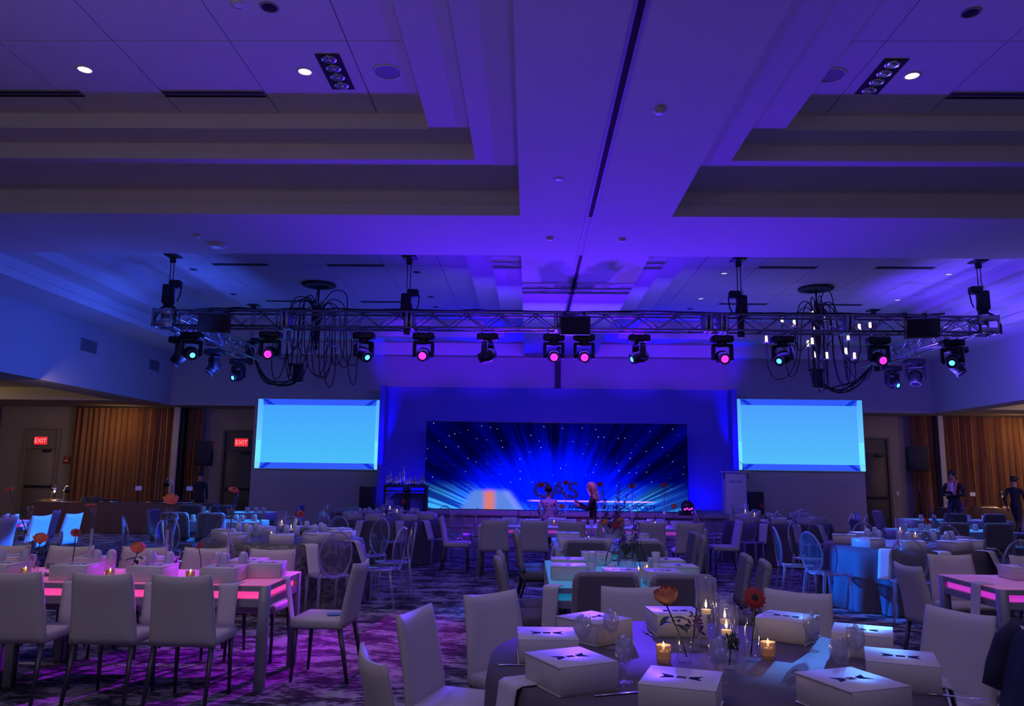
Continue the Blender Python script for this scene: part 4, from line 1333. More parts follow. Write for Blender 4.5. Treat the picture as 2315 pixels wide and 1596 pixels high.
def make_trumpet():
    t = thing('trumpet_vase', 'tall slim glass trumpet vase', 'vase')
    MB().lathe([(1e-4, 0), (.052, 0), (.052, .008), (.047, .04), (.028, .062), (.016, .08), (.013, .12), (.014, .3), (.017, .44), (.024, .5), (.034, .53)], 18).build('glass_wall', 'glass', t)
    MB().lathe([(1e-4, .1), (.010, .1), (.012, .36), (1e-4, .36)], 10).build('water', 'ice', t)
    return t
TRUMP = Proto(make_trumpet())
def stem_leaf(t, pts, r=.004, leaves=()):
    MB().tube(pts, r, 6).build('stem', 'green', t)
    for (p, d, L) in leaves:
        d = V(d).normalized()
        side = d.cross(V((0, 0, 1)))
        side = side.normalized() if side.length > .01 else V((1, 0, 0))
        def fn(u, v, p=V(p), d=d, side=side, L=L):
            wd = L * .55 * (sin(pi * min(1, v * .95 + .03)) ** .8)
            s = (u - .5)
            return p + d * (L * v) + side * (s * wd) + V((0, 0, -L * .35 * v * v + abs(s) * wd * .3))
        MB().grid(fn, 4, 6).build('leaf', 'green', t)
def rose(loc, base, label, R=.046, group='coral roses', petals=True, m='rose', tilt=(0, 0), name='rose', leaves=True):
    """loc: centre of the bloom, base: foot of the stem"""
    t = thing(name, label, 'flower', loc, group=group)
    ax = Euler((tilt[0], tilt[1], 0)).to_matrix().to_4x4()
    rnd = random.Random(hash(label) % 1000 if False else len(label))
    tot = MB()
    for ring_, (n, rr, z0, z1, op) in enumerate(((3, .40, -.5, .78, -.14), (4, .64, -.6, .72, -.10), (5, .86, -.72, .60, .0), (5, 1.0, -.8, .40, .20))):
        for k in range(n):
            a = 2 * pi * k / n + ring_ * .8 + rnd.uniform(-.15, .15)
            def fn(u, v, a=a, rr=rr, z0=z0, z1=z1, op=op, n=n):
                s = (u - .5) * 2
                half = 3.9 / n * (.45 + .55 * sin(pi * min(1, .12 + v * .62)))
                bul = sin(pi * (.12 + .56 * v))
                r = R * (rr * (.25 + .78 * bul) + op * v * v)
                aa = a + s * half
                return ax @ V((r * cos(aa), r * sin(aa), R * (z0 + (z1 - z0) * v - .16 * s * s * v + .07 * v * sin(5 * aa) - .3 * max(0, op) * max(0, v - .75))))
            if petals:
                MB().grid(fn, 7, 7).build('petal', ('rosel' if ring_ % 2 and m == 'rose' else m), t)
            else:
                tot.grid(fn, 4, 4)
    if not petals:
        tot.build('bloom', m, t)
    MB().ball((0, 0, .05 * R), (R * .34, R * .34, R * .55), 8, T=ax).build('bud_heart', m, t)
    MB().ball((0, 0, -.75 * R), R * .3, 8).build('calyx', 'green', t)
    b = V(base) - V(loc)
    c0 = V((0, 0, -.85 * R))
    mid = (b + c0) / 2 + V((.006, .004, 0))
    lv = [(c0 * .72 + b * .28, (1, -.3, .25), .085), (c0 * .62 + b * .38, (-1, -.4, .3), .08), (c0 * .75 + b * .25, (-.8, -.5, -.1), .07), (c0 * .6 + b * .4, (.8, -.7, -.05), .075), (c0 * .66 + b * .34, (.3, -.9, .5), .07)] if leaves else []
    stem_leaf(t, [c0, c0 * .7 + mid * .3, mid, b], .0034, lv)
    return t
def gerbera(loc, base, label, R=.052, group='red gerberas', petals=True, face=(0, -.6, .8)):
    t = thing('gerbera', label, 'flower', loc, group=group)
    T = V(face).to_track_quat('Z', 'Y').to_matrix().to_4x4()
    tot = MB()
    for lay in range(2):
        for k in range(15):
            a = 2 * pi * k / 15 + lay * .2
            def fn(u, v, a=a, lay=lay):
                s = (u - .5) * 2
                wd = R * .17 * (sin(pi * min(1, .2 + v * .75)))
                r = R * (.22 + (.78 - lay * .18) * v)
                p = V((r, s * wd, R * (.1 * lay + .12 * v - .25 * v * v)))
                return T @ (M4.Rotation(a, 4, 'Z') @ p)
            if petals:
                MB().grid(fn, 3, 4).build('petal', 'roser', t)
            else:
                tot.grid(fn, 3, 3)
    if not petals:
        tot.build('bloom', 'roser', t)
    MB().ball((0, 0, .004), (R * .3, R * .3, R * .12), 12, T=T).build('flower_core', 'core', t)
    b = V(base) - V(loc)
    stem_leaf(t, [V((0, 0, -.004)), V((0, 0, -.03)) + b * .05, b * .5 + V((.005, 0, 0)), b], .004)
    return t
def spike(loc, h, label, lean=(0, 0), m='purple', group='purple flower spikes', seed=1, r=.03):
    """delphinium-like stem of many small florets"""
    rnd = random.Random(seed)
    t = thing('flower_spike', label, 'flower', loc, group=group)
    MB().tube([(0, 0, 0), (lean[0] * .5, lean[1] * .5, h * .5), (lean[0], lean[1], h)], .004, 5).build('stem', 'green', t)
    n = max(6, int(h / .03))
    for k in range(n):
        f = .3 + .7 * k / n
        p = V((lean[0] * f, lean[1] * f, h * f))
        a = k * 2.4
        rr = r * (1.1 - .65 * k / n)
        dv = V((cos(a), sin(a), .25))
        c_ = p + dv * rr * .7
        T_ = M4.Translation(c_) @ dv.to_track_quat('Z', 'Y').to_matrix().to_4x4()
        fl = MB()
        for q in range(5):
            b_ = 2 * pi * q / 5
            fl.add([(0, 0, -rr * .3), (rr * .5 * cos(b_ - .5), rr * .5 * sin(b_ - .5), 0), (rr * .8 * cos(b_), rr * .8 * sin(b_), rr * .25), (rr * .5 * cos(b_ + .5), rr * .5 * sin(b_ + .5), 0)], [(0, 1, 2, 3)], True, T_)
        fl.build('floret', m, t)
    return t
def leafy(loc, h, label, n=16, spread=.12, seed=1, group='trailing green leaves', droop=0.0):
    rnd = random.Random(seed)
    t = thing('leafy_sprig', label, 'plant', loc, group=group)
    for k in range(n):
        a = rnd.uniform(0, 6.28)
        r = spread * rnd.uniform(.4, 1)
        hh = h * rnd.uniform(.5, 1)
        e = V((r * cos(a), r * sin(a), hh - droop * rnd.uniform(.3, 1)))
        MB().tube([(0, 0, 0), (e.x * .3, e.y * .3, h * .6), (e.x * .75, e.y * .75, hh), e], .0028, 4).build('stem', 'green', t)
        d = V((cos(a), sin(a), rnd.uniform(-.6, .3))).normalized()
        s = d.cross(V((0, 0, 1)))
        def fn(u, v, e=e, d=d, s=s):
            wd = .028 * sin(pi * min(1, .1 + v * .85))
            return e + d * (.06 * v) + s * ((u - .5) * wd)
        MB().grid(fn, 3, 4).build('leaf', 'green', t)
    return t

def glow(name, col, s):
    return mat(name, [min(1, c * .6 + .3) for c in col], .4, emit=col, es=s, var=.03)
MT['pinkslot'] = glow('pink_lit_acrylic_edge', (.92, .05, .34), .95)
MT['pinktop'] = glow('pink_lit_table_top', (.72, .10, .36), .42)
MT['magslot'] = glow('magenta_lit_acrylic_edge', (.60, .03, .55), .9)
MT['magtop'] = glow('magenta_lit_table_top', (.5, .12, .42), .3)
MT['cyantop'] = glow('cyan_lit_table_top', (.0, .24, .46), .5)
MT['indigotop'] = glow('indigo_lit_table_top', (.02, .05, .55), .4)
MT['violslot'] = glow('violet_lit_acrylic_edge', (.40, .03, .34), .6)
MT['violtop'] = glow('violet_lit_table_top', (.10, .08, .45), .3)
def light_table(x0, x1, y0, y1, label, slot, top, h=.76, group=None):
    w_, d_ = x1 - x0, y1 - y0
    t = thing('light_table', label, 'table', ((x0 + x1) / 2, (y0 + y1) / 2, 0), group=group)
    lw = .07
    for sx in (-1, 1):
        for sy in (-1, 1):
            MB().rbox((sx * (w_ - lw) / 2, sy * (d_ - lw) / 2, (h - .005) / 2), (lw, lw, h - .005), .004, 1).build('leg', 'steel', t)
    for (zc, hh) in ((h - .025, .045), (h - .13, .055)):
        for s in (-1, 1):
            MB().box((0, s * (d_ - lw * .8) / 2, zc), (w_ - lw * 2, lw * .6, hh)).build('rail', 'steel', t)
            MB().box((s * (w_ - lw * .8) / 2, 0, zc), (lw * .6, d_ - lw * 2, hh)).build('rail', 'steel', t)
    MB().box((0, 0, h - .075), (w_ - lw * 1.3, d_ - lw * 1.3, .06)).build('glowing_panel', slot, t)
    MB().box((0, 0, h - .112), (w_ - lw * 1.2, d_ - lw * 1.2, .008)).build('glow_block_plate', 'steel', t)  # added plate that blocks the panel's glow from seats and floor below
    MB().rbox((0, 0, h - .004), (w_ - .004, d_ - .004, .008), .002, 1).build('table_top', top, t)
    return t
def cloth(name, cx, cy, R, label, tl, m, seed, n=22, amp=.05, flare=.10, zt=.755, group='floor length round tablecloths'):
    rnd = random.Random(seed)
    ph = [rnd.uniform(0, 6.28) for _ in range(5)]
    mb = MB()
    NT, NZ = 160, 10
    vs, fs = [(0, 0, zt)], []
    for k in range(NT):
        a = 2 * pi * k / NT
        vs.append(((R - .01) * cos(a), (R - .01) * sin(a), zt))
    for j in range(NZ):
        q = (j + 1) / NZ
        for k in range(NT):
            a = 2 * pi * k / NT
            f = (sin(n * a + ph[0] + .9 * sin(3 * a + ph[1])) + .6 * sin((n // 2 + 1) * a + ph[2]) + .35 * sin(2.3 * n * a // 1 + ph[3]) * 0)
            r = R + .004 + flare * q + amp * q ** .8 * f
            vs.append((r * cos(a), r * sin(a), zt - .012 - (zt - .02) * q))
    for k in range(NT):
        fs.append((0, 1 + k, 1 + (k + 1) % NT))
    for j in range(NZ):
        for k in range(NT):
            a, b = 1 + j * NT, 1 + (j + 1) * NT
            fs.append((a + k, b + k, b + (k + 1) % NT, a + (k + 1) % NT))
    mb.add(vs, fs, True)
    o = mb.build(name, m, None, (cx, cy, 0))
    tag(o, label, 'tablecloth', group)
    t = thing('round_table', tl, 'table', (cx, cy, 0), group='round tables under cloths')
    MB().lathe([(1e-4, zt - .035), (R - .012, zt - .035), (R - .008, zt - .02), (R - .02, zt - .004), (1e-4, zt - .004)], 40).build('tabletop', 'grey', t)
    MB().lathe([(.3, 0), (.28, .04), (.05, .08), (.045, zt - .04)], 16).build('pedestal', 'black', t)
    return o
def napkin(x, y, ang, label, z=.76, L=.28, Wd=.13, group='white napkins hanging over table edges', inner=.12, out=0.012, flare=0.03):
    """folded cloth lying on the table and hanging over its edge; ang = outward direction"""
    def fn(u, v):
        s = u - .5
        d = v * (inner + L)
        if d < inner:
            r, zz = -inner + d, .004
        else:
            q = d - inner
            r, zz = out + flare * (q / L), -max(0, q - .005)
        return (s * Wd * (1 - .12 * v), r, zz), (0, .7, .7)
    mb = MB().slab(fn, 5, 22, .006)
    ob = mb.build('napkin', 'napkin', None, (x, y, z + .002), (0, 0, ang - pi / 2))
    tag(ob, label, 'napkin', group)
    return ob
# ------------------------------------------------------------------ foreground round table
CX, CY = .82, 3.82
cloth('tablecloth', CX, CY, 1.0, 'grey satin cloth on the big round table in front', 'round table under the front grey satin cloth', 'satin', 2, n=16, amp=.018, flare=.03)
def face(x, y, tx, ty):
    return math.atan2(ty - y, tx - x) - pi / 2
g = 'white chairs around the front round table'
for bx, by, l in ((-.56, 4.23, 'white parsons chair left of the front round table, second from the bottom edge'),
                  (-.20, 4.87, 'white parsons chair at the front round table, behind its left edge, turned three-quarters'),
                  (-.58, 3.22, 'white parsons chair cut by the bottom edge, showing its curved back top'),
                  (.69, 5.22, 'white parsons chair straight behind the front round table, behind the orange rose'),
                  (1.70, 5.13, 'white parsons chair behind the front round table, right of the red gerbera'),
                  (2.36, 4.5, 'white parsons chair right of the front round table, bare back'),
                  (2.42, 3.86, 'white parsons chair under the dark jacket at the lower right corner')):
    d = V((bx - CX, by - CY, 0))
    dn = d.normalized()
    o = V((bx, by, 0)) - dn * .25
    PARS.place((o.x, o.y, 0), face(o.x, o.y, CX, CY), l, g)
JX, JY, JR = None, None, None
d = V((2.42 - CX, 3.86 - CY, 0)).normalized()
jo = V((2.42, 3.86, 0)) - d * .25
MT['navy'] = mat('navy_jacket_cloth', (0.018, 0.02, 0.05), 0.8, var=.3, bump=.2, bscale=150)
t = thing('jacket', 'dark navy jacket draped over the chair back at the lower right corner', 'jacket', (jo.x, jo.y, 0), face(jo.x, jo.y, CX, CY))
def jk(u, v):
    # closed shell around the back: u around, v down
    a = 2 * pi * u
    top = 1 - v
    w_ = .235 + .035 * sin(v * 2.2)
    if v < .12:
        w_ *= (.55 + .45 * (v / .12) ** .5)
    dp = (.055 + .03 * v) * (1 if v > .12 else .35 + .65 * v / .12)
    z = .925 - .42 * v + .03 * (abs(cos(a)) < .5) * (1 - v) - .045 * abs(cos(a)) ** 3 * (1 - v)
    y = -.275 + .07 * v
    f = 1 + .05 * sin(9 * a + 3 * v)
    return (w_ * cos(a) * f, y + dp * sin(a) * f, z)
MB().grid(jk, 44, 14, True).build('jacket_body', 'navy', t)
MB().tube([(-.10, -.30, .935), (0, -.33, .955), (.10, -.30, .935), (.07, -.25, .93), (-.07, -.25, .93)], .032, 8, True).build('collar', 'navy', t)
for s in (-1, 1):
    MB().tube([(s * .19, -.28, .885), (s * .27, -.26, .80), (s * .295, -.22, .68), (s * .285, -.18, .58)], [.06, .075, .07, .062], 12).build('sleeve', 'navy', t)

g = 'white gift boxes on the front round table'
Z = .756
for x, y, a, l in ((.18, 3.355, 28, 'white gift box nearest the lower left of the front round table, corner toward us'),
                   (.095, 3.83, 2, 'white gift box farthest left on the front round table'),
                   (.352, 4.267, 42, 'white gift box behind two goblets, back left of the front round table'),
                   (.822, 4.51, 4, 'white gift box at the back of the front table, behind the rose stem'),
                   (1.40, 4.40, -34, 'white gift box with bright blue top, right of the gerbera vase'),
                   (1.66, 4.05, -24, 'white gift box with bright blue top behind two goblets at right'),
                   (1.575, 3.47, -21, 'white gift box with bow shaped print at the right of the front table'),
                   (1.21, 3.08, 21, 'white gift box at the lower right behind a short iced glass, corner toward us'),
                   (.575, 3.05, -18, 'white gift box in the lower middle, cut by the bottom edge')):
    BOX.place((x, y, Z), RD(a), l, g)
g = 'water goblets on the front round table'
for x, y, l in ((.41, 3.41, 'goblet of iced water right of the nearest left box, fully visible foot'), (.27, 3.90, 'goblet of iced water between the two left boxes'),
                (.42, 4.05, 'goblet of iced water in front of the back left box'), (1.42, 4.08, 'goblet of iced water beside the blue topped box by the fork'),
                (1.50, 3.74, 'goblet of iced water left of the bow printed box'), (1.31, 3.44, 'goblet of iced water behind the lower right box'),
                (.80, 3.42, 'goblet of iced water behind the lower middle box'), (1.06, 4.42, 'goblet of iced water at the back, half hidden by vases')):
    GOB.place((x, y, Z), x * 3, l, g)
VOT.place((.63, 3.76, Z), 0, 'lit mercury glass votive left of the bud vases', 'votive candles on the front round table')
for px, py, pz, pw in ((.63, 3.76, .83, .25), (1.14, 3.87, .83, .25), (.915, 4.15, .97, .3), (.945, 3.86, .93, .3)):
    lamp('POINT', 'candle_light', (px, py, pz + .02), None, pw, (1.0, .6, .25), .012)
VOT.place((1.14, 3.87, Z), 0, 'lit mercury glass votive right of the gerbera vase', 'votive candles on the front round table')
def put(t, loc, label=None, group=None):
    t.location = loc
    return tag(t, label, None, group)
g = 'cylinder vases with floating candles, front table'
put(make_cyl(.33, .053), (.915, 4.15, Z), 'tallest clear cylinder vase with floating candle on the front table', g)
put(make_cyl(.27, .042), (.985, 4.05, Z), 'middle clear cylinder vase with floating candle on the front table', g)
put(make_cyl(.24, .055), (.945, 3.86, Z), 'nearest and widest clear cylinder vase with floating candle', g)
g = 'glass bud vases on the front table'
put(make_bud(.16, .036), (.73, 3.79, Z), 'clear bud vase holding the orange rose', g)
put(make_bud(.12, .026), (.83, 4.02, Z), 'small bud vase behind the rose vase with dark purple flower', g)
put(make_bud(.13, .030), (.905, 3.66, Z), 'small bud vase with green tuft flower', g)
put(make_bud(.20, .036), (1.055, 3.84, Z), 'tall bud vase holding the red gerbera', g)
rose((.655, 3.82, 1.05), (.74, 3.78, .78), 'big coral orange rose in bud vase on the front table', R=.050, tilt=(.18, -.15))
gerbera((1.065, 3.80, 1.045), (1.05, 3.84, .78), 'big red gerbera on a tall stem on the front table', R=.058, face=(.05, -.85, .35))
leafy((1.06, 3.83, .93), .05, 'thin green blades beside the gerbera stem', 4, .07, 3, 'flower greenery on the front table')
spike((.82, 4.02, .80), .16, 'dark purple blossom in the small vase behind the rose vase', (.02, 0), seed=4, r=.045)
t = thing('tuft_flower', 'round dark green tuft flower over the nearest small vase', 'flower', (.925, 3.70, .865))
rnd = random.Random(9)
tuft = MB()
for k in range(120):
    a, b = rnd.uniform(0, 6.28), math.acos(rnd.uniform(-.8, 1))
    dv = V((sin(b) * cos(a), sin(b) * sin(a), cos(b)))
    tuft.tube([dv * .012, dv * rnd.uniform(.036, .05)], [.004, .0015], 4)
tuft.ball((0, 0, 0), .032, 10)
o = tuft.build('tuft', 'green', t)
o['kind'] = 'stuff'
MB().tube([(0, 0, 0), (-.01, -.02, -.05), (-.02, -.04, -.09)], .004, 5).build('stem', 'green', t)
# cutlery
def knife(x, y, a, label, z=.757):
    t = thing('table_knife', label, 'knife', (x, y, z + .003), RD(a), 'cutlery on the front table')
    MB().rbox((-.055, 0, 0), (.1, .013, .005), .002, 1).build('handle', 'silver', t)
    MB().rbox((.06, .001, 0), (.13, .016, .002), .0008, 1).build('blade', 'silver', t)
def fork(x, y, a, label, z=.757):
    t = thing('table_fork', label, 'fork', (x, y, z + .003), RD(a), 'cutlery on the front table')
    MB().rbox((-.05, 0, 0), (.13, .009, .003), .001, 1).build('handle', 'silver', t)
    MB().rbox((.025, 0, 0), (.03, .022, .003), .001, 1).build('fork_neck', 'silver', t)
    for k in range(4):
        MB().box((.062, -.009 + .006 * k, .002), (.05, .0025, .002)).build('tine', 'silver', t)
knife(.36, 3.22, 20, 'silver knife in front of the nearest left box')
knife(-.02, 3.66, 5, 'silver knife beside the farthest left box')
knife(1.70, 3.27, -20, 'silver knife in front of the bow printed box')
fork(1.47, 4.24, 55, 'silver fork between the blue topped box and a goblet')
fork(.66, 4.42, 100, 'silver fork left of the back box')
fork(.42, 3.0, 60, 'silver fork beside the lower middle box')
g = 'white napkins at the front round table'
napkin(CX + cos(RD(208)) * 1.0, CY + sin(RD(208)) * 1.0, RD(208), 'white napkin hanging over the left front edge of the front table', group=g, Wd=.16, L=.34, inner=.12, flare=.05, z=.756)
napkin(CX + cos(RD(-20)) * 1.0, CY + sin(RD(-20)) * 1.0, RD(-20), 'white napkin hanging over the right edge of the front table', group=g, Wd=.2, L=.3, inner=.14, flare=.05, z=.756)

# ------------------------------------------------------------------ pink light table at left, table number 5
light_table(-3.87, -1.93, 5.97, 6.83, 'pink glowing light table at left with table number five, nearer stage aisle', 'pinkslot', 'pinktop', group='pink light tables at left')
light_table(-5.84, -3.90, 5.97, 6.83, 'pink glowing light table cut by the left picture edge', 'pinkslot', 'pinktop', group='pink light tables at left')
g = 'white chairs at the left pink table'
for x, y, rz, l in ((-3.56, 5.76, 0, 'white parsons chair seen from behind at the left picture edge'), (-2.93, 5.76, .01, 'white parsons chair seen from behind, middle one of the left front row'),
                    (-2.36, 5.74, -.02, 'white parsons chair seen from behind, right end of the left front row'),
                    (-4.83, 7.08, pi, 'white parsons chair across the pink table at the left picture edge'), (-4.24, 7.08, pi, 'white parsons chair across the pink table, behind the red gerbera in the tall vase'),
                    (-3.55, 7.08, pi, 'white parsons chair across the pink table, behind the single orange rose'), (-2.98, 7.10, pi, 'white parsons chair across the pink table, hidden behind a tall vase'),
                    (-2.36, 7.06, pi - .04, 'white parsons chair across the pink table at its right corner'),
                    (-1.62, 6.47, pi / 2 - .06, 'white parsons chair in side view at the end of the left pink table')):
    PARS.place((x, y, 0), rz, l, g)
t = thing('card', 'blue card lying on the seat of the side view chair', 'card', (-1.52, 6.44, .482), .3)
MB().box((0, 0, .001), (.15, .11, .002)).build('card_sheet', mat('blue_card', (.12, .25, .5), .5), t)
g = 'white gift boxes on the left pink table'
Z = .762
for x, y, a, l in ((-4.09, 6.16, 0, 'white gift box at the left picture edge on the pink table'), (-3.49, 6.16, 2, 'white gift box behind the middle chair of the left front row'),
                   (-2.90, 6.17, -2, 'white gift box between middle and right chair backs on the pink table'), (-2.34, 6.16, 1, 'white gift box behind the right chair of the left front row'),
                   (-2.11, 6.46, 8, 'white gift box on the right end of the pink table'), (-2.34, 6.66, 0, 'white gift box behind the end box of the pink table'),
                   (-3.66, 6.66, 0, 'white gift box at the back of the pink table, right of number five'), (-3.12, 6.67, 0, 'white gift box at the back of the pink table, behind the orange rose'),
                   (-4.35, 6.66, 0, 'white gift box at the back left of the pink table')):
    BOX.place((x, y, Z), RD(a), l, g)
g = 'white napkins at the left pink table'
for x, l in ((-3.40, 'white napkin hanging between the first and second chair backs'), (-2.78, 'white napkin hanging between second and third chair backs'), (-2.22, 'white napkin hanging right of the third chair back')):
    napkin(x, 5.965, -pi / 2, l, .761, .30, .15, g, inner=.1)
napkin(-1.925, 6.38, 0, 'white napkin hanging over the right end of the pink table', .761, .34, .12, g, inner=.1, flare=.06)
g = 'tall trumpet vases on the left pink table'
vs_ = ((-4.09, 6.45, 'tall trumpet vase at the far left'), (-3.55, 6.42, 'tall trumpet vase between two left chairs'), (-2.94, 6.45, 'tall trumpet vase holding an orange rose'), (-2.46, 6.52, 'tall trumpet vase at the right end'))
for x, y, l in vs_:
    TRUMP.place((x, y, Z), 0, l + ' of the pink table', g)
gerbera((-4.28, 6.44, 1.43), (-4.09, 6.45, 1.05), 'red gerbera leaning from the far left tall vase', petals=False, face=(-.2, -.3, 1))
gerbera((-3.57, 6.40, 1.315), (-3.55, 6.42, 1.0), 'red gerbera lying flat on top of a tall vase', petals=False, face=(0, -.1, 1))
rose((-2.93, 6.44, 1.37), (-2.94, 6.45, 1.0), 'orange rose atop the tall vase before the buffet', R=.055, petals=False)
gerbera((-2.44, 6.51, 1.45), (-2.46, 6.52, 1.0), 'red gerbera leaning from the rightmost tall vase', petals=False, face=(.35, -.3, .8))
g = 'small cylinder vases on the left pink table'
b = make_bud(.13, .032)
BUD = Proto(b)
for x, y, l in ((-3.98, 6.40, 'small glass vase at the foot of the left orange rose'), (-3.62, 6.30, 'small glass vase with a red flower on the pink table'),
                (-3.16, 6.30, 'small glass vase with the single orange rose'), (-2.60, 6.35, 'small glass vase with the dark red flower')):
    BUD.place((x, y, Z), 0, l, g)
rose((-3.93, 6.36, 1.05), (-3.98, 6.40, .80), 'orange rose in front of the blue lit chairs', R=.05, petals=False)
gerbera((-3.60, 6.28, 1.10), (-3.62, 6.30, .80), 'red gerbera turned sideways in a small vase', petals=False, face=(.5, -.6, .6), R=.045)
rose((-3.09, 6.28, .995), (-3.16, 6.30, .80), 'single orange rose leaning right over the pink table', R=.052, petals=False)
gerbera((-2.62, 6.33, 1.01), (-2.60, 6.35, .80), 'small dark red flower near the right end of the pink table', petals=False, face=(-.4, -.6, .6), R=.04)
for x, y, h, l in ((-4.13, 6.55, .22, 'dark purple flowers behind the left votive'), (-3.42, 6.6, .22, 'thin dark flower stem in the middle of the pink table'), (-2.86, 6.45, .14, 'dark purple flowers right of the orange rose vase'), (-2.32, 6.52, .16, 'dark flower with leaves by the end box')):
    spike((x, y, Z + .03), h, l, (.02, 0), seed=int(h * 100), group='dark flower stems on the pink table')
g = 'votive candles on the left pink table'
for x, y, l in ((-3.86, 6.10, 'lit votive between first and second chairs'), (-3.19, 6.08, 'lit votive between second and third chairs'), (-2.57, 6.08, 'lit votive left of the third box')):
    VOT.place((x, y, Z), 0, l + ' on the pink table', g)
g = 'iced water goblets on the left pink table'
for x, y, l in ((-4.2, 6.3, 'iced water goblet at far left'), (-4.02, 6.33, 'iced water goblet right of the far left one'), (-3.47, 6.38, 'iced water goblet behind the middle box'), (-3.36, 6.40, 'iced water goblet left of the back box'),
                (-3.0, 6.33, 'iced water goblet left of the orange rose vase'), (-2.85, 6.32, 'iced water goblet right of the orange rose vase'), (-2.48, 6.36, 'iced water goblet left of the end pair'), (-2.40, 6.31, 'iced water goblet in front of the end pair'), (-2.28, 6.38, 'iced water goblet beside the end box')):
    GOBF.place((x, y, Z), x, l + ' on the pink table', g)
t = thing('table_number', 'standing grey table number five on the pink table', 'table number', (-3.77, 6.26, Z))
text('numeral', '5', .13, 'grey', t, (0, 0, .05), UPX, .012, sx=1.3)
MB().box((0, 0, .003), (.09, .05, .006)).build('foot', 'grey', t)

# ------------------------------------------------------------------ magenta light table at right
light_table(3.72, 5.6, 6.42, 7.36, 'magenta glowing light table cut by the right picture edge', 'magslot', 'magtop')
g = 'white chairs at the right magenta table'
for x, y, rz, l in ((3.50, 6.88, -pi / 2 + .05, 'white parsons chair at the left end of the magenta table'), (4.08, 7.55, pi, 'white parsons chair behind the magenta table, left one'), (4.86, 7.55, pi, 'white parsons chair behind the magenta table at the right picture edge')):
    PARS.place((x, y, 0), rz, l, g)
g = 'white gift boxes on the magenta table'
for x, y, a, l in ((4.28, 6.66, 75, 'big white gift box nearest the corner of the magenta table'), (4.30, 7.06, 85, 'white gift box behind the corner box of the magenta table'), (4.72, 6.62, 90, 'white gift box at the right picture edge on the magenta table')):
    BOX.place((x, y, Z), RD(a), l, g)
napkin(3.715, 6.72, pi, 'white napkin hanging over the left end of the magenta table', .761, .33, .15, inner=.1)
for x, y, l in ((4.5, 6.86, 'iced water goblet behind the corner box'), (4.60, 6.83, 'iced water goblet right of the first one'), (4.68, 6.9, 'iced water goblet at the picture edge')):
    GOBF.place((x, y, Z), x, l + ' on the magenta table', 'iced water goblets on the magenta table')

# ------------------------------------------------------------------ cyan light tables in the middle
light_table(.17, 1.42, 6.12, 8.0, 'cyan glowing table in the middle behind the front round table', 'cyantop', 'cyantop', group='cyan light tables in the middle aisle')
light_table(.32, 1.60, 9.15, 10.9, 'cyan glowing table in the middle, farther one', 'cyantop', 'indigotop', group='cyan light tables in the middle aisle')
g = 'grey chairs at the middle cyan tables'
for x, y, rz, l in ((.56, 6.02 - .02, 0, 'dark grey banquet chair seen from behind, left one at the near cyan table'), (1.09, 5.93, .02, 'dark grey banquet chair seen from behind, right one at the near cyan table'),
                    (.03, 6.62, -pi / 2 + .12, 'grey banquet chair at the left side of the near cyan table, nearer one'), (.03, 7.12, -pi / 2 + .1, 'grey banquet chair at the left side of the near cyan table, farther one'),
                    (1.70, 6.72, pi / 2 - .15, 'grey banquet chair at the right side of the near cyan table, nearer one'), (1.68, 7.2, pi / 2 - .1, 'grey banquet chair at the right side of the near cyan table, farther one'),
                    (.62, 8.75, 0, 'dark grey banquet chair between the two cyan tables, left one'), (1.22, 8.75, 0, 'dark grey banquet chair between the two cyan tables, right one'),
                    (.13, 9.5, -pi / 2 + .1, 'grey banquet chair at the left side of the far cyan table, nearer one'), (.13, 10.0, -pi / 2, 'grey banquet chair at the left side of the far cyan table, farther one'),
                    (1.80, 9.45, pi / 2 - .2, 'grey banquet chair at the right side of the far cyan table, nearer one'), (1.80, 9.95, pi / 2, 'grey banquet chair at the right of the far cyan table, farther one')):
    BANQ.place((x, y, 0), rz, l, g)
g = 'white gift boxes on the cyan tables'
for x, y, a, l in ((.34, 6.62, 90, 'white gift box at the left edge of the near cyan table, nearest'), (.36, 7.12, 90, 'white gift box at the left edge of the near cyan table, second'), (.74, 6.34, 0, 'white gift box behind the left grey chair back of the cyan table'),
                   (1.06, 6.34, 0, 'white gift box behind the right grey chair back of the cyan table'), (1.26, 6.72, 90, 'white gift box at the right edge of the near cyan table'), (1.24, 7.2, 90, 'white gift box at the right edge of the near cyan table, farther'),
                   (.66, 7.72, 0, 'white gift box at the far end of the near cyan table'),
                   (.50, 9.35, 0, 'white gift box at the near left corner of the far cyan table'), (.84, 9.38, 0, 'white gift box at the near edge of the far cyan table, middle'), (1.38, 9.40, 0, 'white gift box at the near right corner of the far cyan table'),
                   (.52, 10.3, 90, 'white gift box at the left of the far cyan table'), (1.40, 10.3, 90, 'white gift box at the right of the far cyan table')):
    BOX.place((x, y, Z), RD(a), l, g)
napkin(.185, 6.125, -pi / 2 - .45, 'big white napkin hanging from the left corner of the near cyan table', .761, .46, .13, 'white napkins at the cyan tables', inner=.1, flare=.05)
napkin(.315, 9.4, pi, 'white napkin hanging from the left corner of the far cyan table', .761, .4, .18, 'white napkins at the cyan tables', inner=.15, flare=.08)
g = 'frosted tumblers on the cyan tables'
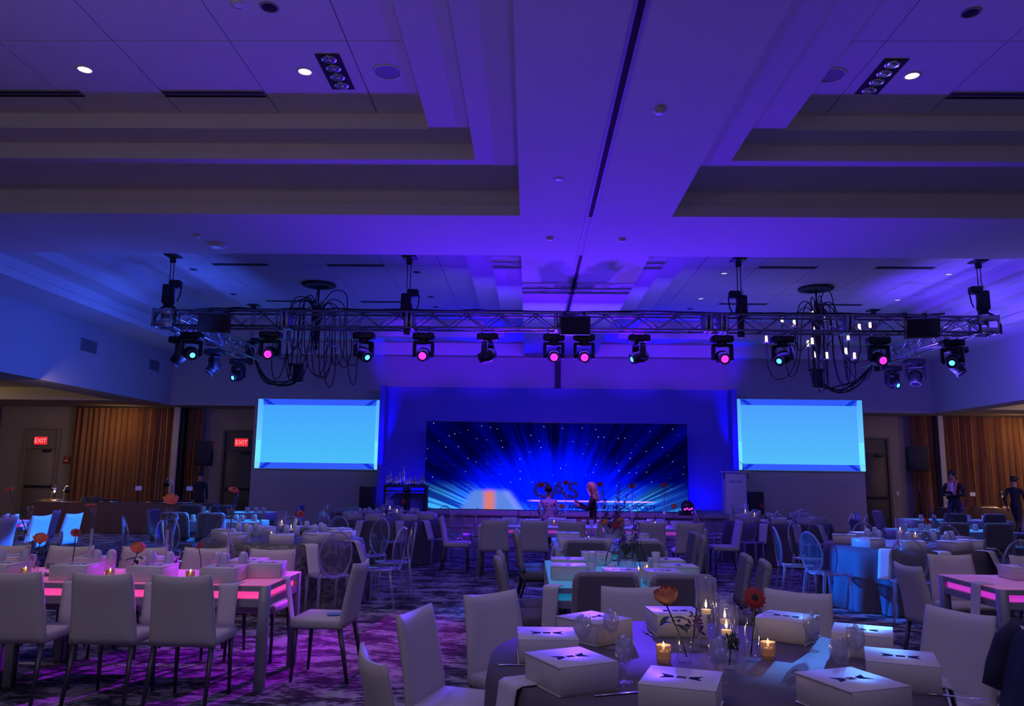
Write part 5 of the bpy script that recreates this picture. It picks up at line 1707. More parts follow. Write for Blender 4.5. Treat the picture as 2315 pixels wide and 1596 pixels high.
for x, y, z, l in ((.56, 6.95, 0, 'frosted tumbler at the bottom of the left stacked pair on the near cyan table'), (.56, 6.95, .088, 'frosted tumbler on top of the left stacked pair on the near cyan table'), (.72, 6.85, 0, 'frosted tumbler right of the stacked pair on the near cyan table'),
                   (1.12, 7.0, 0, 'frosted tumbler right of the trailing greenery'), (1.12, 7.0, .088, 'frosted tumbler stacked right of the trailing greenery'), (1.24, 6.92, .11, 'frosted tumbler on the right box of the near cyan table'),
                   (.72, 9.7, 0, 'frosted tumbler left on the far cyan table'), (.80, 9.75, 0, 'frosted tumbler second on the far cyan table'), (1.26, 9.75, 0, 'frosted tumbler right on the far cyan table')):
    if abs(x - 1.24) < .01:
        z, y = 0, 6.98
        x = 1.03
    TUM.place((x, y, Z + z), x, l, g)
VOT.place((.93, 6.72, Z), 0, 'lit votive at the middle of the near cyan table', 'votives on the cyan tables')
VOT.place((1.02, 6.86, Z), 0, 'lit votive beside the right tumblers of the cyan table', 'votives on the cyan tables')
VOT.place((.76, 9.95, Z), 0, 'lit votive on the far cyan table', 'votives on the cyan tables')
def sq_vase(x, y, label, h=.16):
    t = thing('square_vase', label, 'vase', (x, y, Z), .2, 'square glass vases on the cyan tables')
    MB().rbox((0, 0, h / 2), (.14, .14, h), .006, 1).build('glass_wall', 'glass', t)
    MB().rbox((0, 0, h * .35), (.125, .125, h * .6), .004, 1).build('water', 'ice', t)
sq_vase(.88, 7.12, 'square glass vase under the trailing greens on the near cyan table')
sq_vase(1.02, 9.9, 'square glass vase of flowers on the far cyan table', .2)
leafy((.88, 7.12, Z + .14), .14, 'trailing green leaves spilling over the near cyan table vase', 30, .2, 12, droop=.22)
leafy((1.02, 9.9, Z + .18), .16, 'dark green leaves in the far cyan table vase', 24, .2, 13)
for x, y, h, ln, l, s in ((.93, 7.1, .42, (.05, 0), 'tall purple flower spike right in the near cyan table vase', 2), (.86, 7.15, .34, (-.02, .02), 'tall purple flower spike in the middle of the near cyan table vase', 3),
                       (1.0, 9.88, .62, (-.08, 0), 'tall purple flower spike left in the far cyan table vase', 6), (1.06, 9.92, .66, (.1, 0), 'tall purple flower spike right in the far cyan table vase', 7), (1.03, 9.9, .5, (.22, 0), 'purple flower spike leaning right in the far cyan table vase', 8)):
    spike((x, y, Z + .12), h, l, ln, seed=s, r=.04, group='tall purple flower spikes on the cyan tables')
for x, y, z, m, l in ((.94, 9.8, 1.04, 'rose', 'pale coral bloom low left in the far cyan table vase'), (1.08, 9.78, 1.0, 'roser', 'dark red bloom low right in the far cyan table vase'), (1.14, 9.85, 1.06, 'rose', 'coral bloom at the right of the far cyan table vase')):
    rose((x, y, z), (1.02, 9.9, .85), l, R=.05, petals=False, m=m, group='low blooms in the far cyan table vase', leaves=False)
OR2 = ['first', 'second', 'third', 'fourth', 'fifth', 'sixth', 'seventh', 'eighth', 'ninth', 'tenth']
# ------------------------------------------------------------------ long violet light tables in front of the stage
light_table(-.82, 1.04, 13.0, 13.9, 'long violet lit table in front of the stage, left half', 'violslot', 'violtop', group='violet light tables before the stage')
light_table(1.07, 2.93, 13.0, 13.9, 'long violet lit table in front of the stage, right half', 'violslot', 'violtop', group='violet light tables before the stage')
g = 'white chairs at the long table before the stage'
for x, y, rz, l in ((-.52, 12.75, 0, 'white parsons chair seen from behind, far left of the long table before the stage'), (.10, 12.75, 0, 'white parsons chair seen from behind, second from left at the long table before the stage'),
                    (.69, 12.75, 0, 'white parsons chair seen from behind, third from left at the long table before the stage'), (1.30, 12.75, 0, 'white parsons chair before the stage hidden behind purple flower spikes'),
                    (1.94, 12.75, 0, 'white parsons chair seen from behind, second from right at the long table before the stage'), (2.54, 12.75, 0, 'white parsons chair seen from behind, far right of the long table before the stage'),
                    (-1.18, 13.42, -pi / 2, 'white parsons chair in side view at the left end of the long table'), (3.28, 13.45, pi / 2, 'white parsons chair in side view at the right end of the long table')):
    PARS.place((x, y, 0), rz, l, g)
g = 'white gift boxes on the long table before the stage'
for k, x in enumerate((-.5, .08, .66, 1.3, 1.92, 2.52)):
    BOX.place((x, 13.2, Z), 0, ('white gift box on the long table, near side, ' + ('first from left', 'second from left', 'third from left', 'third from right', 'second from right', 'first from right')[k]), g)
for k, x in enumerate((-.3, .5, 1.6, 2.2)):
    BOX.place((x, 13.68, Z), 0, 'white gift box on the far side of the long table, ' + ('leftmost', 'left of middle', 'right of middle', 'rightmost')[k], g)
for k, x in enumerate((-.25, -.12, .35, .48, .95, 1.08, 1.5, 2.2, 2.3, 2.75)):
    TUM.place((x, 13.42 + .05 * (k % 2), Z), x, '%s iced tumbler from left on the long table before the stage' % OR2[k], 'iced tumblers on the long table')
for k, x in enumerate((-.02, .44, 1.18, 2.12)):
    VOT.place((x, 13.3, Z), 0, 'small lit votive on the long table, ' + ('leftmost', 'second from left', 'third from left', 'rightmost')[k], 'votives on the long table')
for k, (x, z, l) in enumerate(((.22, 1.43, 'red rose'), (.64, 1.48, 'dark bloom'), (1.22, 1.46, 'dark bloom'), (1.76, 1.44, 'dark bloom'), (2.30, 1.46, 'dark bloom'))):
    w_ = ('first', 'second', 'third', 'fourth', 'fifth')[k] + ' tall vase from left'
    TRUMP.place((x, 13.45, Z), 0, 'tall trumpet vase on the long table, ' + ('first', 'second', 'third', 'fourth', 'fifth')[k] + ' from left', 'trumpet vases on the long table')
    rose((x + .005, 13.44, z), (x, 13.45, 1.1), l + ' atop the ' + w_ + ' of the long table', R=.048, petals=False, m='roser', group='blooms on the long table')
for x, z, l in ((.57, 1.09, 'orange rose low on the long table, between the two seated women'), (2.43, 1.12, 'orange rose low on the long table at right')):
    rose((x, 13.25, z), (x - .05, 13.28, .8), l, R=.05, petals=False, group='orange roses on the long table')
for x, h, l in ((-.18, .25, 'thin dark flower stem at the left of the long table'), (.02, .2, 'dark leafy stem at the left of the long table'), (1.45, .3, 'dark flower stem right of the purple spikes'), (2.1, .2, 'dark leaning flower at the right of the long table')):
    spike((x, 13.3, Z + .02), h, l, (.03, 0), seed=int(h * 50), group='dark flower stems on the long table')

# ------------------------------------------------------------------ round tables with ghost chairs
def round_set(cx, cy, where, m, seed, chairs, boxes, tums, candles=True, names=None, skip=()):
    cloth('tablecloth', cx, cy, 1.0, ('marbled grey cloth on the round table ' if m == 'marble' else 'grey satin cloth on the round table ') + where, 'round table under the cloth ' + where, m, seed, n=14 + seed % 5, amp=.045, flare=.08)
    for a, nm in chairs:
        r = 1.38
        x, y = cx + r * cos(RD(a)), cy + r * sin(RD(a))
        GHOST.place((x, y, 0), face(x, y, cx, cy) + .08 * sin(a), 'clear ghost chair %s, table %s' % (nm, where), 'clear ghost chairs ' + where)
    for a, nm in boxes:
        r = .74
        BOX.place((cx + r * cos(RD(a)), cy + r * sin(RD(a)), .757), RD(a + 90), 'white gift box %s, table %s' % (nm, where), 'gift boxes on the table ' + where)
        if nm in skip:
            continue
    for (a, r), nm in zip(tums, TN):
        GOBF.place((cx + r * cos(RD(a)), cy + r * sin(RD(a)), .757), a, 'iced water goblet %s, table %s' % (nm, where), 'iced goblets on the table ' + where)
AN = [(-90, 'at the near side'), (-45, 'at the near right'), (0, 'at the right side'), (45, 'at the far right'), (90, 'at the far side'), (135, 'at the far left'), (180, 'at the left side'), (225, 'at the near left')]
def an(off):
    return [(a + off, n) for a, n in AN]
TU = [(-70, .45), (-25, .48), (20, .45), (70, .46), (115, .48), (160, .45), (205, .47), (250, .48), (-58, .55), (-13, .55), (193, .56), (238, .55)]
TN = ['near side, right of middle', 'right side, inner', 'far right', 'far side, right', 'far side, left', 'far left', 'left side, inner', 'near side, left of middle', 'near right, outer', 'right side, outer', 'left side, outer', 'near left, outer']
OR_ = ['first', 'second', 'third', 'fourth', 'fifth', 'sixth', 'seventh', 'eighth', 'ninth', 'tenth', 'eleventh', 'twelfth', 'thirteenth']
wh = 'behind the pink table'
round_set(-3.1, 10.1, wh, 'marble', 5, [(-52, 'at the near right'), (-17, 'at the right, nearer one'), (14, 'at the right, farther one'), (52, 'at the far right'), (80, 'at the far side, right one'), (105, 'at the far side, left one'), (175, 'at the left side'), (-97, 'at the near side')],
          [(-125, 'at the near left'), (-75, 'at the near side, left one'), (-40, 'at the near right'), (-2, 'at the right side'), (40, 'at the far right'), (85, 'at the far side'), (130, 'at the far left'), (180, 'at the left side')], TU)
wh = 'by the stage left end'
round_set(-2.6, 14.9, wh, 'satin', 6, an(12), an(-10), TU)
wh = 'below the right screen'
round_set(4.85, 15.6, wh, 'satin', 7, an(8), an(-14), TU)
wh = 'behind the magenta table'
round_set(4.95, 10.55, wh, 'satin', 8, [(-114, 'at the near left'), (-74, 'at the near right'), (-15, 'at the right side'), (45, 'at the far right'), (85, 'at the far side'), (128, 'at the far left'), (172, 'at the left side, farther one'), (205, 'at the left side, nearer one')],
          [(-150, 'at the left'), (-110, 'at the near left'), (-70, 'at the near side'), (-35, 'at the near right'), (10, 'at the right'), (60, 'at the far right'), (110, 'at the far side'), (160, 'at the far left')], TU)
def centerpiece(cx, cy, where, gm, z=.757):
    g = 'centrepiece of the table ' + where
    put(make_cyl(.34, .055), (cx - .06, cy + .06, z), 'taller candle cylinder, table ' + where, g)
    put(make_cyl(.24, .055), (cx + .09, cy - .03, z), 'shorter candle cylinder, table ' + where, g)
    VOT.place((cx - .14, cy - .08, z), 0, 'small votive in the ' + g, g)
    gerbera((cx + .22, cy - .1, z + .32), (cx + .16, cy - .08, z + .02), 'red gerbera in the ' + g, petals=False, face=(.2, -.8, .4), group=g)
    spike((cx - .3, cy - .02, z + .01), .3, 'purple flower spike in the ' + g, (-.02, 0), seed=3, group=g)
    leafy((cx + .26, cy - .16, z + .06), .10, 'green leafy tuft in the ' + g, 16, .12, 21, g)
    BUD.place((cx + .16, cy - .08, z), 0, 'small bud vase in the ' + g, g)
centerpiece(-3.1, 10.1, 'behind the pink table', 'rose')
centerpiece(-2.55, 14.9, 'by the stage left end', 'rose')
centerpiece(4.3, 15.5, 'below the right screen', 'rose')
centerpiece(4.95, 10.5, 'behind the magenta table', 'rose')
for cx, cy, where, angs in ((-3.1, 10.1, 'behind the pink table', (-55, -14)), (4.95, 10.55, 'behind the magenta table', (-128, -92, -52, -25)), (4.85, 15.6, 'below the right screen', (-120, -88, -60)), (-2.6, 14.9, 'by the stage left end', (-110, -70, -40))):
    for k, a in enumerate(angs):
        napkin(cx + 1.005 * cos(RD(a)), cy + 1.005 * sin(RD(a)), RD(a), 'white napkin %s from left on the edge of the table %s' % (('first', 'second', 'third', 'fourth')[k], where), .757, .34, .16, 'white napkins on the table ' + where, inner=.14, flare=.14, out=.02)

# ------------------------------------------------------------------ far lounge tables with cups
MT['pale'] = mat('pale_table_laminate', (0.45, 0.45, 0.5), 0.45)
def plain_table(x0, x1, y0, y1, label, group, h=.75):
    t = thing('cafe_table', label, 'table', ((x0 + x1) / 2, (y0 + y1) / 2, 0), group=group)
    w_, d_ = x1 - x0, y1 - y0
    MB().rbox((0, 0, h - .09), (w_, d_, .18), .01, 1).build('table_top', 'pale', t)
    for sx in (-1, 1):
        for sy in (-1, 1):
            MB().box((sx * (w_ / 2 - .06), sy * (d_ / 2 - .06), (h - .18) / 2), (.06, .06, h - .18)).build('leg', 'steel', t)
def make_cup():
    t = thing('coffee_cup', 'white cup', 'cup')
    MB().lathe([(1e-4, .10), (.034, .10), (.042, .088), (.045, .01), (.045, 0)], 14).build('cup_body', 'white', t)
    MB().tube([(.044, 0, .075), (.07, 0, .07), (.072, 0, .035), (.044, 0, .02)], .006, 5).build('handle', 'white', t)
    return t
CUP = Proto(make_cup())
def row(x0, x1, y, where, cups, seats, seed):
    plain_table(x0, x1, y - .38, y + .38, 'pale cafe table ' + where, 'cafe tables with upturned cups')
    rnd = random.Random(seed)
    for k, x in enumerate(cups):
        CUP.place((x, y - .1 + rnd.uniform(-.1, .15), .752), rnd.uniform(0, 6), '%s upturned white cup from left, cafe table %s' % (OR_[k], where), 'upturned cups ' + where)
    for k, (x, rz) in enumerate(seats):
        BANQ.place((x, y - .62 if abs(rz) < .5 else y, 0), rz, 'grey chair %s of the cafe table %s' % (('left one at the near side', 'middle one at the near side', 'right one at the near side', 'at one end')[min(k, 3)] if abs(rz) < .5 else ('at the left end' if x < (x0 + x1) / 2 else 'at the right end'), where), 'grey chairs ' + where)
row(-5.9, -4.6, 13.7, 'lit cyan at left', (-5.75, -5.55, -5.4, -5.05, -4.9, -4.75), ((-5.75, 0), (-5.15, 0), (-6.25, -pi / 2)), 1)
row(-7.0, -5.4, 16.6, 'below the left screen', (-6.85, -6.6, -6.45, -5.9, -5.7, -5.55), ((-6.75, 0), (-6.1, 0), (-5.05, pi / 2)), 2)
row(6.3, 8.2, 13.9, 'at right', (6.45, 6.75, 6.9, 7.3, 7.45, 7.75, 7.95), ((6.9, 0), (7.6, 0), (5.95, -pi / 2), (8.5, pi / 2)), 3)
row(8.3, 10.4, 17.6, 'at right, back row', (8.55, 8.85, 9.1, 9.4, 9.65, 9.95), ((8.9, 0), (9.7, 0), (7.95, -pi / 2), (10.75, pi / 2)), 4)
for x, y, s, l, h in ((7.15, 13.9, 31, 'right cafe table', .30), (-5.25, 13.7, 32, 'cyan lit left cafe table', .3), (9.4, 17.6, 33, 'right back cafe table', .28)):
    leafy((x, y, .752), h * .6, 'dark green leaf bunch on the ' + l, 22, .2, s, 'flower bunches on cafe tables')
    spike((x + .08, y, .752), h + .2, 'tall purple spike right on the ' + l, (.12, 0), seed=s, r=.04, group='flower bunches on cafe tables')
    spike((x - .08, y, .752), h + .1, 'purple spike left on the ' + l, (-.12, 0), seed=s + 3, r=.04, group='flower bunches on cafe tables')
for x, y, rz, l in ((-5.45, 11.2, -.9, 'clear ghost chair with purple highlights behind the pink table, left one'), (-4.95, 11.5, -.6, 'clear ghost chair with purple highlights behind the pink table, second'), (-4.4, 11.75, .2, 'clear ghost chair lit bright blue behind the pink table'),
                    (-7.0, 14.0, -.6, 'clear ghost chair in front of the buffet')):
    if x < -6.9:
        continue
    GHOST.place((x, y, 0), rz, l, 'clear ghost chairs behind the pink table')
for x, y, rz, l in ((-5.75, 12.2, pi / 2 + .5, 'grey banquet chair lit blue in front of the buffet, left one'), (-5.1, 12.3, pi / 2 + .9, 'grey banquet chair lit blue in front of the buffet, right one')):
    BANQ.place((x, y, 0), rz, l, 'blue lit chairs by the buffet')
# blue lit white chairs at the far left
g = 'blue lit white chairs at the far left'
for x, y, rz, l in ((-7.62, 12.75, pi / 2 - .1, 'white parsons chair lit vivid blue, rightmost of the far left row'), (-7.76, 12.12, pi / 2 - .12, 'white parsons chair lit vivid blue, middle of the far left row'),
                    (-7.88, 11.5, pi / 2 - .1, 'white parsons chair lit vivid blue, nearest of the far left row'), (-8.45, 13.55, pi / 2 + .3, 'white parsons chair lit vivid blue, behind the far left row')):
    PARS.place((x, y, 0), rz, l, g)
light_table(-10.0, -8.2, 11.2, 13.0, 'blue lit light table at the far left behind blue chairs', 'violslot', 'violslot')
for x, q in ((-8.35, 'right'), (-8.5, 'left')):
    CUP.place((x, 12.8, .762), x, q + ' one of two cups on the far left blue lit table', 'cups on the far left table')

# ------------------------------------------------------------------ buffets with heat lamps in the side rooms
def buffet(x0, x1, y, label, h=.76):
    w_ = x1 - x0
    t = thing('buffet_table', label, 'table', ((x0 + x1) / 2, y, 0), group='brown clothed buffet tables')
    MB().box((0, 0, h - .02), (w_, .76, .04)).build('table_top', 'brown', t)
    def fn(u, v):
        per = 2 * (w_ + .78)
        s = u * per
        ww, dd = w_ / 2 + .006, .39
        if s < 2 * ww: p = (-ww + s, -dd)
        elif s < 2 * ww + 2 * dd: p = (ww, -dd + s - 2 * ww)
        elif s < 4 * ww + 2 * dd: p = (ww - (s - 2 * ww - 2 * dd), dd)
        else: p = (-ww, dd - (s - 4 * ww - 2 * dd))
        k = (1 - v) * .02 * sin(s * 22)
        return (p[0] * (1 + k * .5 / max(ww, 1)), p[1] + (k if abs(p[1]) > .38 else 0), .01 + v * (h - .012))
    MB().grid(fn, 200, 4).build('cloth_skirt', 'brown', t)
def heat_lamp(x, y, z, h, dirx, label, lit):
    t = thing('heat_lamp', label, 'heat lamp', (x, y, z), group='buffet heat lamps')
    MB().lathe([(.08, 0), (.08, .015), (.02, .02)], 16).build('base', 'chrome', t)
    MB().tube([(0, 0, .01), (0, 0, h - .12), (dirx * .03, -.02, h - .03), (dirx * .1, -.05, h), (dirx * .15, -.07, h - .05)], .012, 8).build('gooseneck', 'chrome', t)
    T = M4.Translation((dirx * .16, -.08, h - .06)) @ Euler((-.35, dirx * .5, 0)).to_matrix().to_4x4()
    MB().lathe([(.025, .02), (.045, -.02), (.075, -.14), (.07, -.135), (.04, -.02)], 16, T=T).build('lamp_shade', 'chrome' if lit else 'black', t)
    MB().ball((0, 0, -.10), (.055, .055, .04), 10, T=T).build('bulb', 'lampglow' if lit else 'dark', t)
def pan(x, y, z, w_, label, food='dark'):
    t = thing('serving_tray', label, 'tray', (x, y, z), group='buffet serving trays')
    MB().rbox((0, 0, .02), (w_, .36, .03), .008, 1).build('tray', 'chrome', t)
    MB().rbox((0, 0, .045), (w_ * .85, .28, .035), .012, 2).build('food', food, t)
def sign_holder(x, y, z, h, label):
    t = thing('sign_stand', label, 'sign', (x, y, z), group='small buffet signs on stands')
    MB().lathe([(.05, 0), (.05, .01), (1e-4, .012)], 12).tube([(0, 0, .01), (0, 0, h)], .006, 6).build('stand', 'blackmat', t)
    MB().box((0, -.01, h), (.16, .006, .11)).build('sign_card', 'white', t)
MT['food'] = mat('brown_bread', (0.25, 0.13, 0.05), .8, var=.5, scale=30)
buffet(-12.75, -8.2, 20.3, 'long brown clothed buffet table in front of the left curtain')
heat_lamp(-12.35, 20.25, .76, .42, 1, 'lit chrome heat lamp on the left buffet', True)
heat_lamp(-11.98, 20.2, .76, .42, 1, 'black unlit heat lamp on the left buffet', False)
heat_lamp(-9.2, 20.25, .76, .62, -1, 'tall heat lamp at the right of the left buffet', False)
lp = lamp('POINT', 'heat_lamp_light', (-12.18, 20.1, 1.0), None, 7, (1, .8, .5), .04)
pan(-12.3, 20.2, .76, .6, 'serving tray of bread under the left heat lamps', 'food')
pan(-10.75, 20.2, .76, .4, 'small serving tray right of the plate stacks')
pan(-9.2, 20.2, .76, 1.1, 'long flat serving tray under the tall heat lamp')
for x, n, l in ((-11.4, 6, 'left'), (-11.15, 7, 'middle'), (-10.95, 5, 'right')):
    for k in range(n):
        t = thing('plate', 'dark plate, %s from the bottom of the %s stack on the left buffet' % (OR_[k], l), 'plate', (x, 20.15, .762 + k * .02), group='plates in the %s stack' % l)
        MB().lathe([(1e-4, .004), (.07, .004), (.11, .018), (.11, .021), (.068, .009), (1e-4, .009)], 14).build('plate_body', 'grey', t)
sign_holder(-10.05, 20.2, .76, .37, 'white sign card on a stand, middle of the left buffet')
sign_holder(-8.72, 20.2, .76, .38, 'white sign card on a stand at the right end of the left buffet')
buffet(12.3, 16.2, 23.9, 'long brown clothed buffet table in front of the right curtain', .80)
heat_lamp(14.15, 23.8, .80, .5, -1, 'chrome gooseneck heat lamp on the right buffet', False)
heat_lamp(12.35, 23.8, .80, .45, 1, 'chrome gooseneck heat lamp beside the man in the dark suit', False)
pan(13.5, 23.75, .80, .7, 'flat serving tray on the right buffet, left of the heat lamp', 'food')
sign_holder(13.3, 23.95, .80, .40, 'white sign card on the right buffet')
lamp('POINT', 'heat_lamp_light', (14.0, 23.5, 1.0), None, 5, (1, .8, .5), .04)
for k in range(3):
    t = thing('pastry', ('left', 'middle', 'right')[k] + ' golden pastry beside the right heat lamp', 'pastry', (13.98 + k * .07, 23.6, .802), group='pastries on the right buffet')
    MB().ball((0, 0, .03), (.035, .03, .03), 8).build('pastry_body', 'food', t)

# ------------------------------------------------------------------ back bar with bottles left of the video wall
MT['bottle'] = glassy('bottle_glass', (.5, .55, .6), .1, .6, .5, (.25, .24, .22), .1)
t = thing('back_bar', 'dark bar stand with blue front panels left of the video wall', 'bar', (-3.12, 20.2, 0))
MB().rbox((0, 0, 1.27), (1.12, .4, .05), .008, 1).build('counter', 'blackmat', t)
MB().rbox((0, 0, 1.15), (1.06, .3, .03), .005, 1).build('lower_shelf', 'blackmat', t)
for x in (-.52, -.03, .06, .52):
    MB().box((x, 0, .62), (.06, .3, 1.24)).build('post', 'blackmat', t)
for x in (-.275, .29):
    MB().box((x, .1, .6), (.42, .02, 1.0)).build('front_panel', 'flat', t)
rnd = random.Random(3)
for k in range(13):
    x = -3.6 + k * .079
    h = (.30, .40, .22, .26, .36, .52, .20, .24, .22, .26, .20, .34, .24)[k]
    t = thing('bottle', '%s bottle from left on the bar stand' % OR_[k], 'bottle', (x, 20.15 + rnd.uniform(-.08, .08), 1.295), group='bottles on the bar stand')
    r = rnd.uniform(.03, .042)
    MB().lathe([(1e-4, 0), (r, 0), (r, h * .55), (r * .35, h * .72), (r * .33, h * .95), (r * .4, h)], 12).build('bottle_body', 'bottle', t)
    MB().lathe([(r * 1.01, h * .18), (r * 1.01, h * .42)], 12).build('bottle_label', 'white', t)
    MB().lathe([(r * .42, h * .95), (r * .42, h * 1.02), (1e-4, h * 1.02)], 8).build('cap', 'blackmat', t)
# ------------------------------------------------------------------ people
MT['skin'] = mat('skin', (0.42, 0.22, 0.15), 0.6, var=.08)
MT['suit'] = mat('dark_suit_cloth', (0.014, 0.014, 0.02), 0.85, var=.2)
MT['shirt'] = mat('white_shirt', (0.6, 0.58, 0.6), 0.8)
MT['salmon'] = mat('salmon_scarf', (0.62, 0.16, 0.10), 0.8)
MT['hairdk'] = mat('dark_hair', (0.012, 0.01, 0.01), 0.6, var=.4, scale=40)
MT['hairbl'] = mat('blonde_hair', (0.42, 0.26, 0.12), 0.55, var=.4, scale=60)
MT['shoe'] = mat('black_shoe', (0.01, 0.01, 0.01), 0.4)
MT['trouser'] = mat('dark_trousers', (0.018, 0.018, 0.025), 0.85)
def blouse():
    m = mat('pale_blouse_with_dark_motifs', (0.5, 0.42, 0.5), .8)
    nt = m.node_tree
    b = nt.nodes['Principled BSDF']
    tc = nt.nodes.new('ShaderNodeTexCoord')
    v = nt.nodes.new('ShaderNodeTexVoronoi')
    v.inputs['Scale'].default_value = 13
    r = nt.nodes.new('ShaderNodeValToRGB')
    r.color_ramp.elements[0].position = .28
    r.color_ramp.elements[0].color = (.12, .05, .10, 1)
    r.color_ramp.elements[1].position = .34
    r.color_ramp.elements[1].color = (.5, .40, .48, 1)
    nt.links.new(tc.outputs['Object'], v.inputs['Vector'])
    nt.links.new(v.outputs['Distance'], r.inputs[0])
    nt.links.new(r.outputs[0], b.inputs['Base Color'])
    return m
MT['blouse'] = blouse()
def person(label, loc, rz, J, mats, hair, head_tilt=(0, 0), sc=1.0, female=False):
    """J: joint dict (metres, facing +Y). mats: top, bottom, hand/skin. The body is one skinned surface."""
    P = dict(pelvis=(0, 0, .95), belly=(0, .01, 1.10), chest=(0, 0, 1.30), neck=(0, .0, 1.47), head0=(0, .02, 1.55), head1=(0, .03, 1.66), head2=(0, .01, 1.74),
             shL=(-.18, 0, 1.41), elL=(-.23, -.02, 1.13), wrL=(-.22, .08, .90), haL=(-.21, .12, .82), shR=(.18, 0, 1.41), elR=(.23, -.02, 1.13), wrR=(.22, .08, .90), haR=(.21, .12, .82),
             hiL=(-.09, 0, .90), knL=(-.10, .02, .49), anL=(-.10, -.02, .09), toL=(-.11, .14, .035), hiR=(.09, 0, .90), knR=(.10, .02, .49), anR=(.10, -.02, .09), toR=(.11, .14, .035))
    P.update(J)
    f = .92 if female else 1.0
    Rr = dict(pelvis=.135, belly=.125 * f, chest=.14 * f, neck=.055 * f, head0=.068, head1=.088, head2=.065, shL=.068 * f, elL=.046 * f, wrL=.031, haL=.030, hiL=.09, knL=.06, anL=.042, toL=.036)
    for k in list(Rr):
        if k.endswith('L'):
            Rr[k[:-1] + 'R'] = Rr[k]
    ed = [('pelvis', 'belly', 'top'), ('belly', 'chest', 'top'), ('chest', 'neck', 'top'), ('neck', 'head0', 'skin'), ('head0', 'head1', 'skin'), ('head1', 'head2', 'skin')]
    for s in 'LR':
        ed += [('chest', 'sh' + s, 'top'), ('sh' + s, 'el' + s, 'top'), ('el' + s, 'wr' + s, 'top'), ('wr' + s, 'ha' + s, 'skin'),
               ('pelvis', 'hi' + s, 'bot'), ('hi' + s, 'kn' + s, 'bot'), ('kn' + s, 'an' + s, 'bot'), ('an' + s, 'to' + s, 'shoe')]
    names = list(P)
    co = {k: V(P[k]) for k in names}
    hd = (co['head2'] - co['head0']).normalized()
    fwd = V((0, 1, 0))
    ht = M4.Rotation(head_tilt[1], 3, 'Z')
    fwd = ht @ fwd
    fwd = (fwd - hd * fwd.dot(hd) * .5).normalized()
    co['nose'] = co['head1'] + fwd * .098 - hd * .015
    Rr['nose'] = .017
    names.append('nose')
    ed.append(('head1', 'nose', 'skin'))
    for s in 'LR':            # five fingers
        h, wv = co['ha' + s], co['wr' + s]
        d = (h - wv).normalized()
        sd = d.cross(V((0, 0, 1)))
        sd = sd.normalized() if sd.length > .05 else V((0, 1, 0))
        nn = d.cross(sd).normalized()
        for i, (o_, L_) in enumerate(((-.027, .055), (-.009, .07), (.009, .075), (.027, .066))):
            a_, b_ = 'f%s%da' % (s, i), 'f%s%db' % (s, i)
            co[a_] = h + sd * o_ + d * (.03 + L_ * .45)
            co[b_] = h + sd * o_ * 1.05 + d * (.03 + L_ * .85) + nn * .02
            Rr[a_], Rr[b_] = .0095, .0075
            names += [a_, b_]
            ed += [('ha' + s, a_, 'skin'), (a_, b_, 'skin')]
        a_ = 'f%sta' % s
        co[a_] = wv * .35 + h * .65 + sd * .05 + d * .02
        Rr[a_] = .010
        names.append(a_)
        ed.append(('ha' + s, a_, 'skin'))
    me = bpy.data.meshes.new('body_skeleton')
    idx = {k: i for i, k in enumerate(names)}
    me.from_pydata([tuple(co[k]) for k in names], [(idx[a], idx[b]) for a, b, _ in ed], [])
    tmp = bpy.data.objects.new('body_tmp', me)
    C.objects.link(tmp)
    md = tmp.modifiers.new('skin', 'SKIN')
    md.use_smooth_shade = True
    for k in names:
        sv = me.skin_vertices[0].data[idx[k]]
        sv.radius = (Rr[k], Rr[k] * (.8 if k in ('belly', 'chest', 'pelvis') else 1))
        sv.use_root = (k == 'pelvis')
    sb = tmp.modifiers.new('sub', 'SUBSURF')
    sb.levels = sb.render_levels = 1
    bpy.context.view_layer.update()
    me2 = bpy.data.meshes.new_from_object(tmp.evaluated_get(bpy.context.evaluated_depsgraph_get()))
    bpy.data.objects.remove(tmp)
    me2.materials.clear()
    keys = ['skin', 'top', 'bot', 'shoe']
    for k in keys:
        me2.materials.append(MT[mats.get(k, 'skin' if k == 'skin' else 'suit')])
    for p in me2.polygons:
        c = p.center
        best, bm = 9, 'top'
        for a, b, m_ in ed:
            A, B = co[a], co[b]
            ab = B - A
            tt = max(0, min(1, (c - A).dot(ab) / max(ab.length_squared, 1e-9)))
            dd = (c - (A + ab * tt)).length - (Rr[a] * (1 - tt) + Rr[b] * tt)
            if dd < best:
                best, bm = dd, m_
        p.material_index = keys.index(bm)
        p.use_smooth = True
    t = thing('person', label, 'person', loc, rz)
    t.scale = (sc, sc, sc)
    body = bpy.data.objects.new('body', me2)
    C.objects.link(body)
    body.parent = t
    hc = co['head1'] + hd * .012
    Q = M4.Translation(hc) @ hd.to_track_quat('Z', 'Y').to_matrix().to_4x4()
    yaw = math.atan2(-fwd.x, fwd.y)
    Q = M4.Translation(hc) @ M4.Rotation(yaw, 4, 'Z') @ M4.Rotation(head_tilt[0], 4, 'X')
    hb = MB()
    kind, hm = hair
    def hf(u, v):
        a, e = 2 * pi * u, v * pi * .62
        rx = .101 + .006 * sin(7 * a)
        dirv = V((sin(e) * cos(a), sin(e) * sin(a), cos(e)))
        back = max(0, -dirv.y)
        r = rx * (1 if dirv.y < .35 or dirv.z > .45 else .8)
        p = V((dirv.x * r * .96, dirv.y * r * 1.06 - .012, dirv.z * r * 1.06))
        return Q @ p
    hb.grid(hf, 24, 10, True)
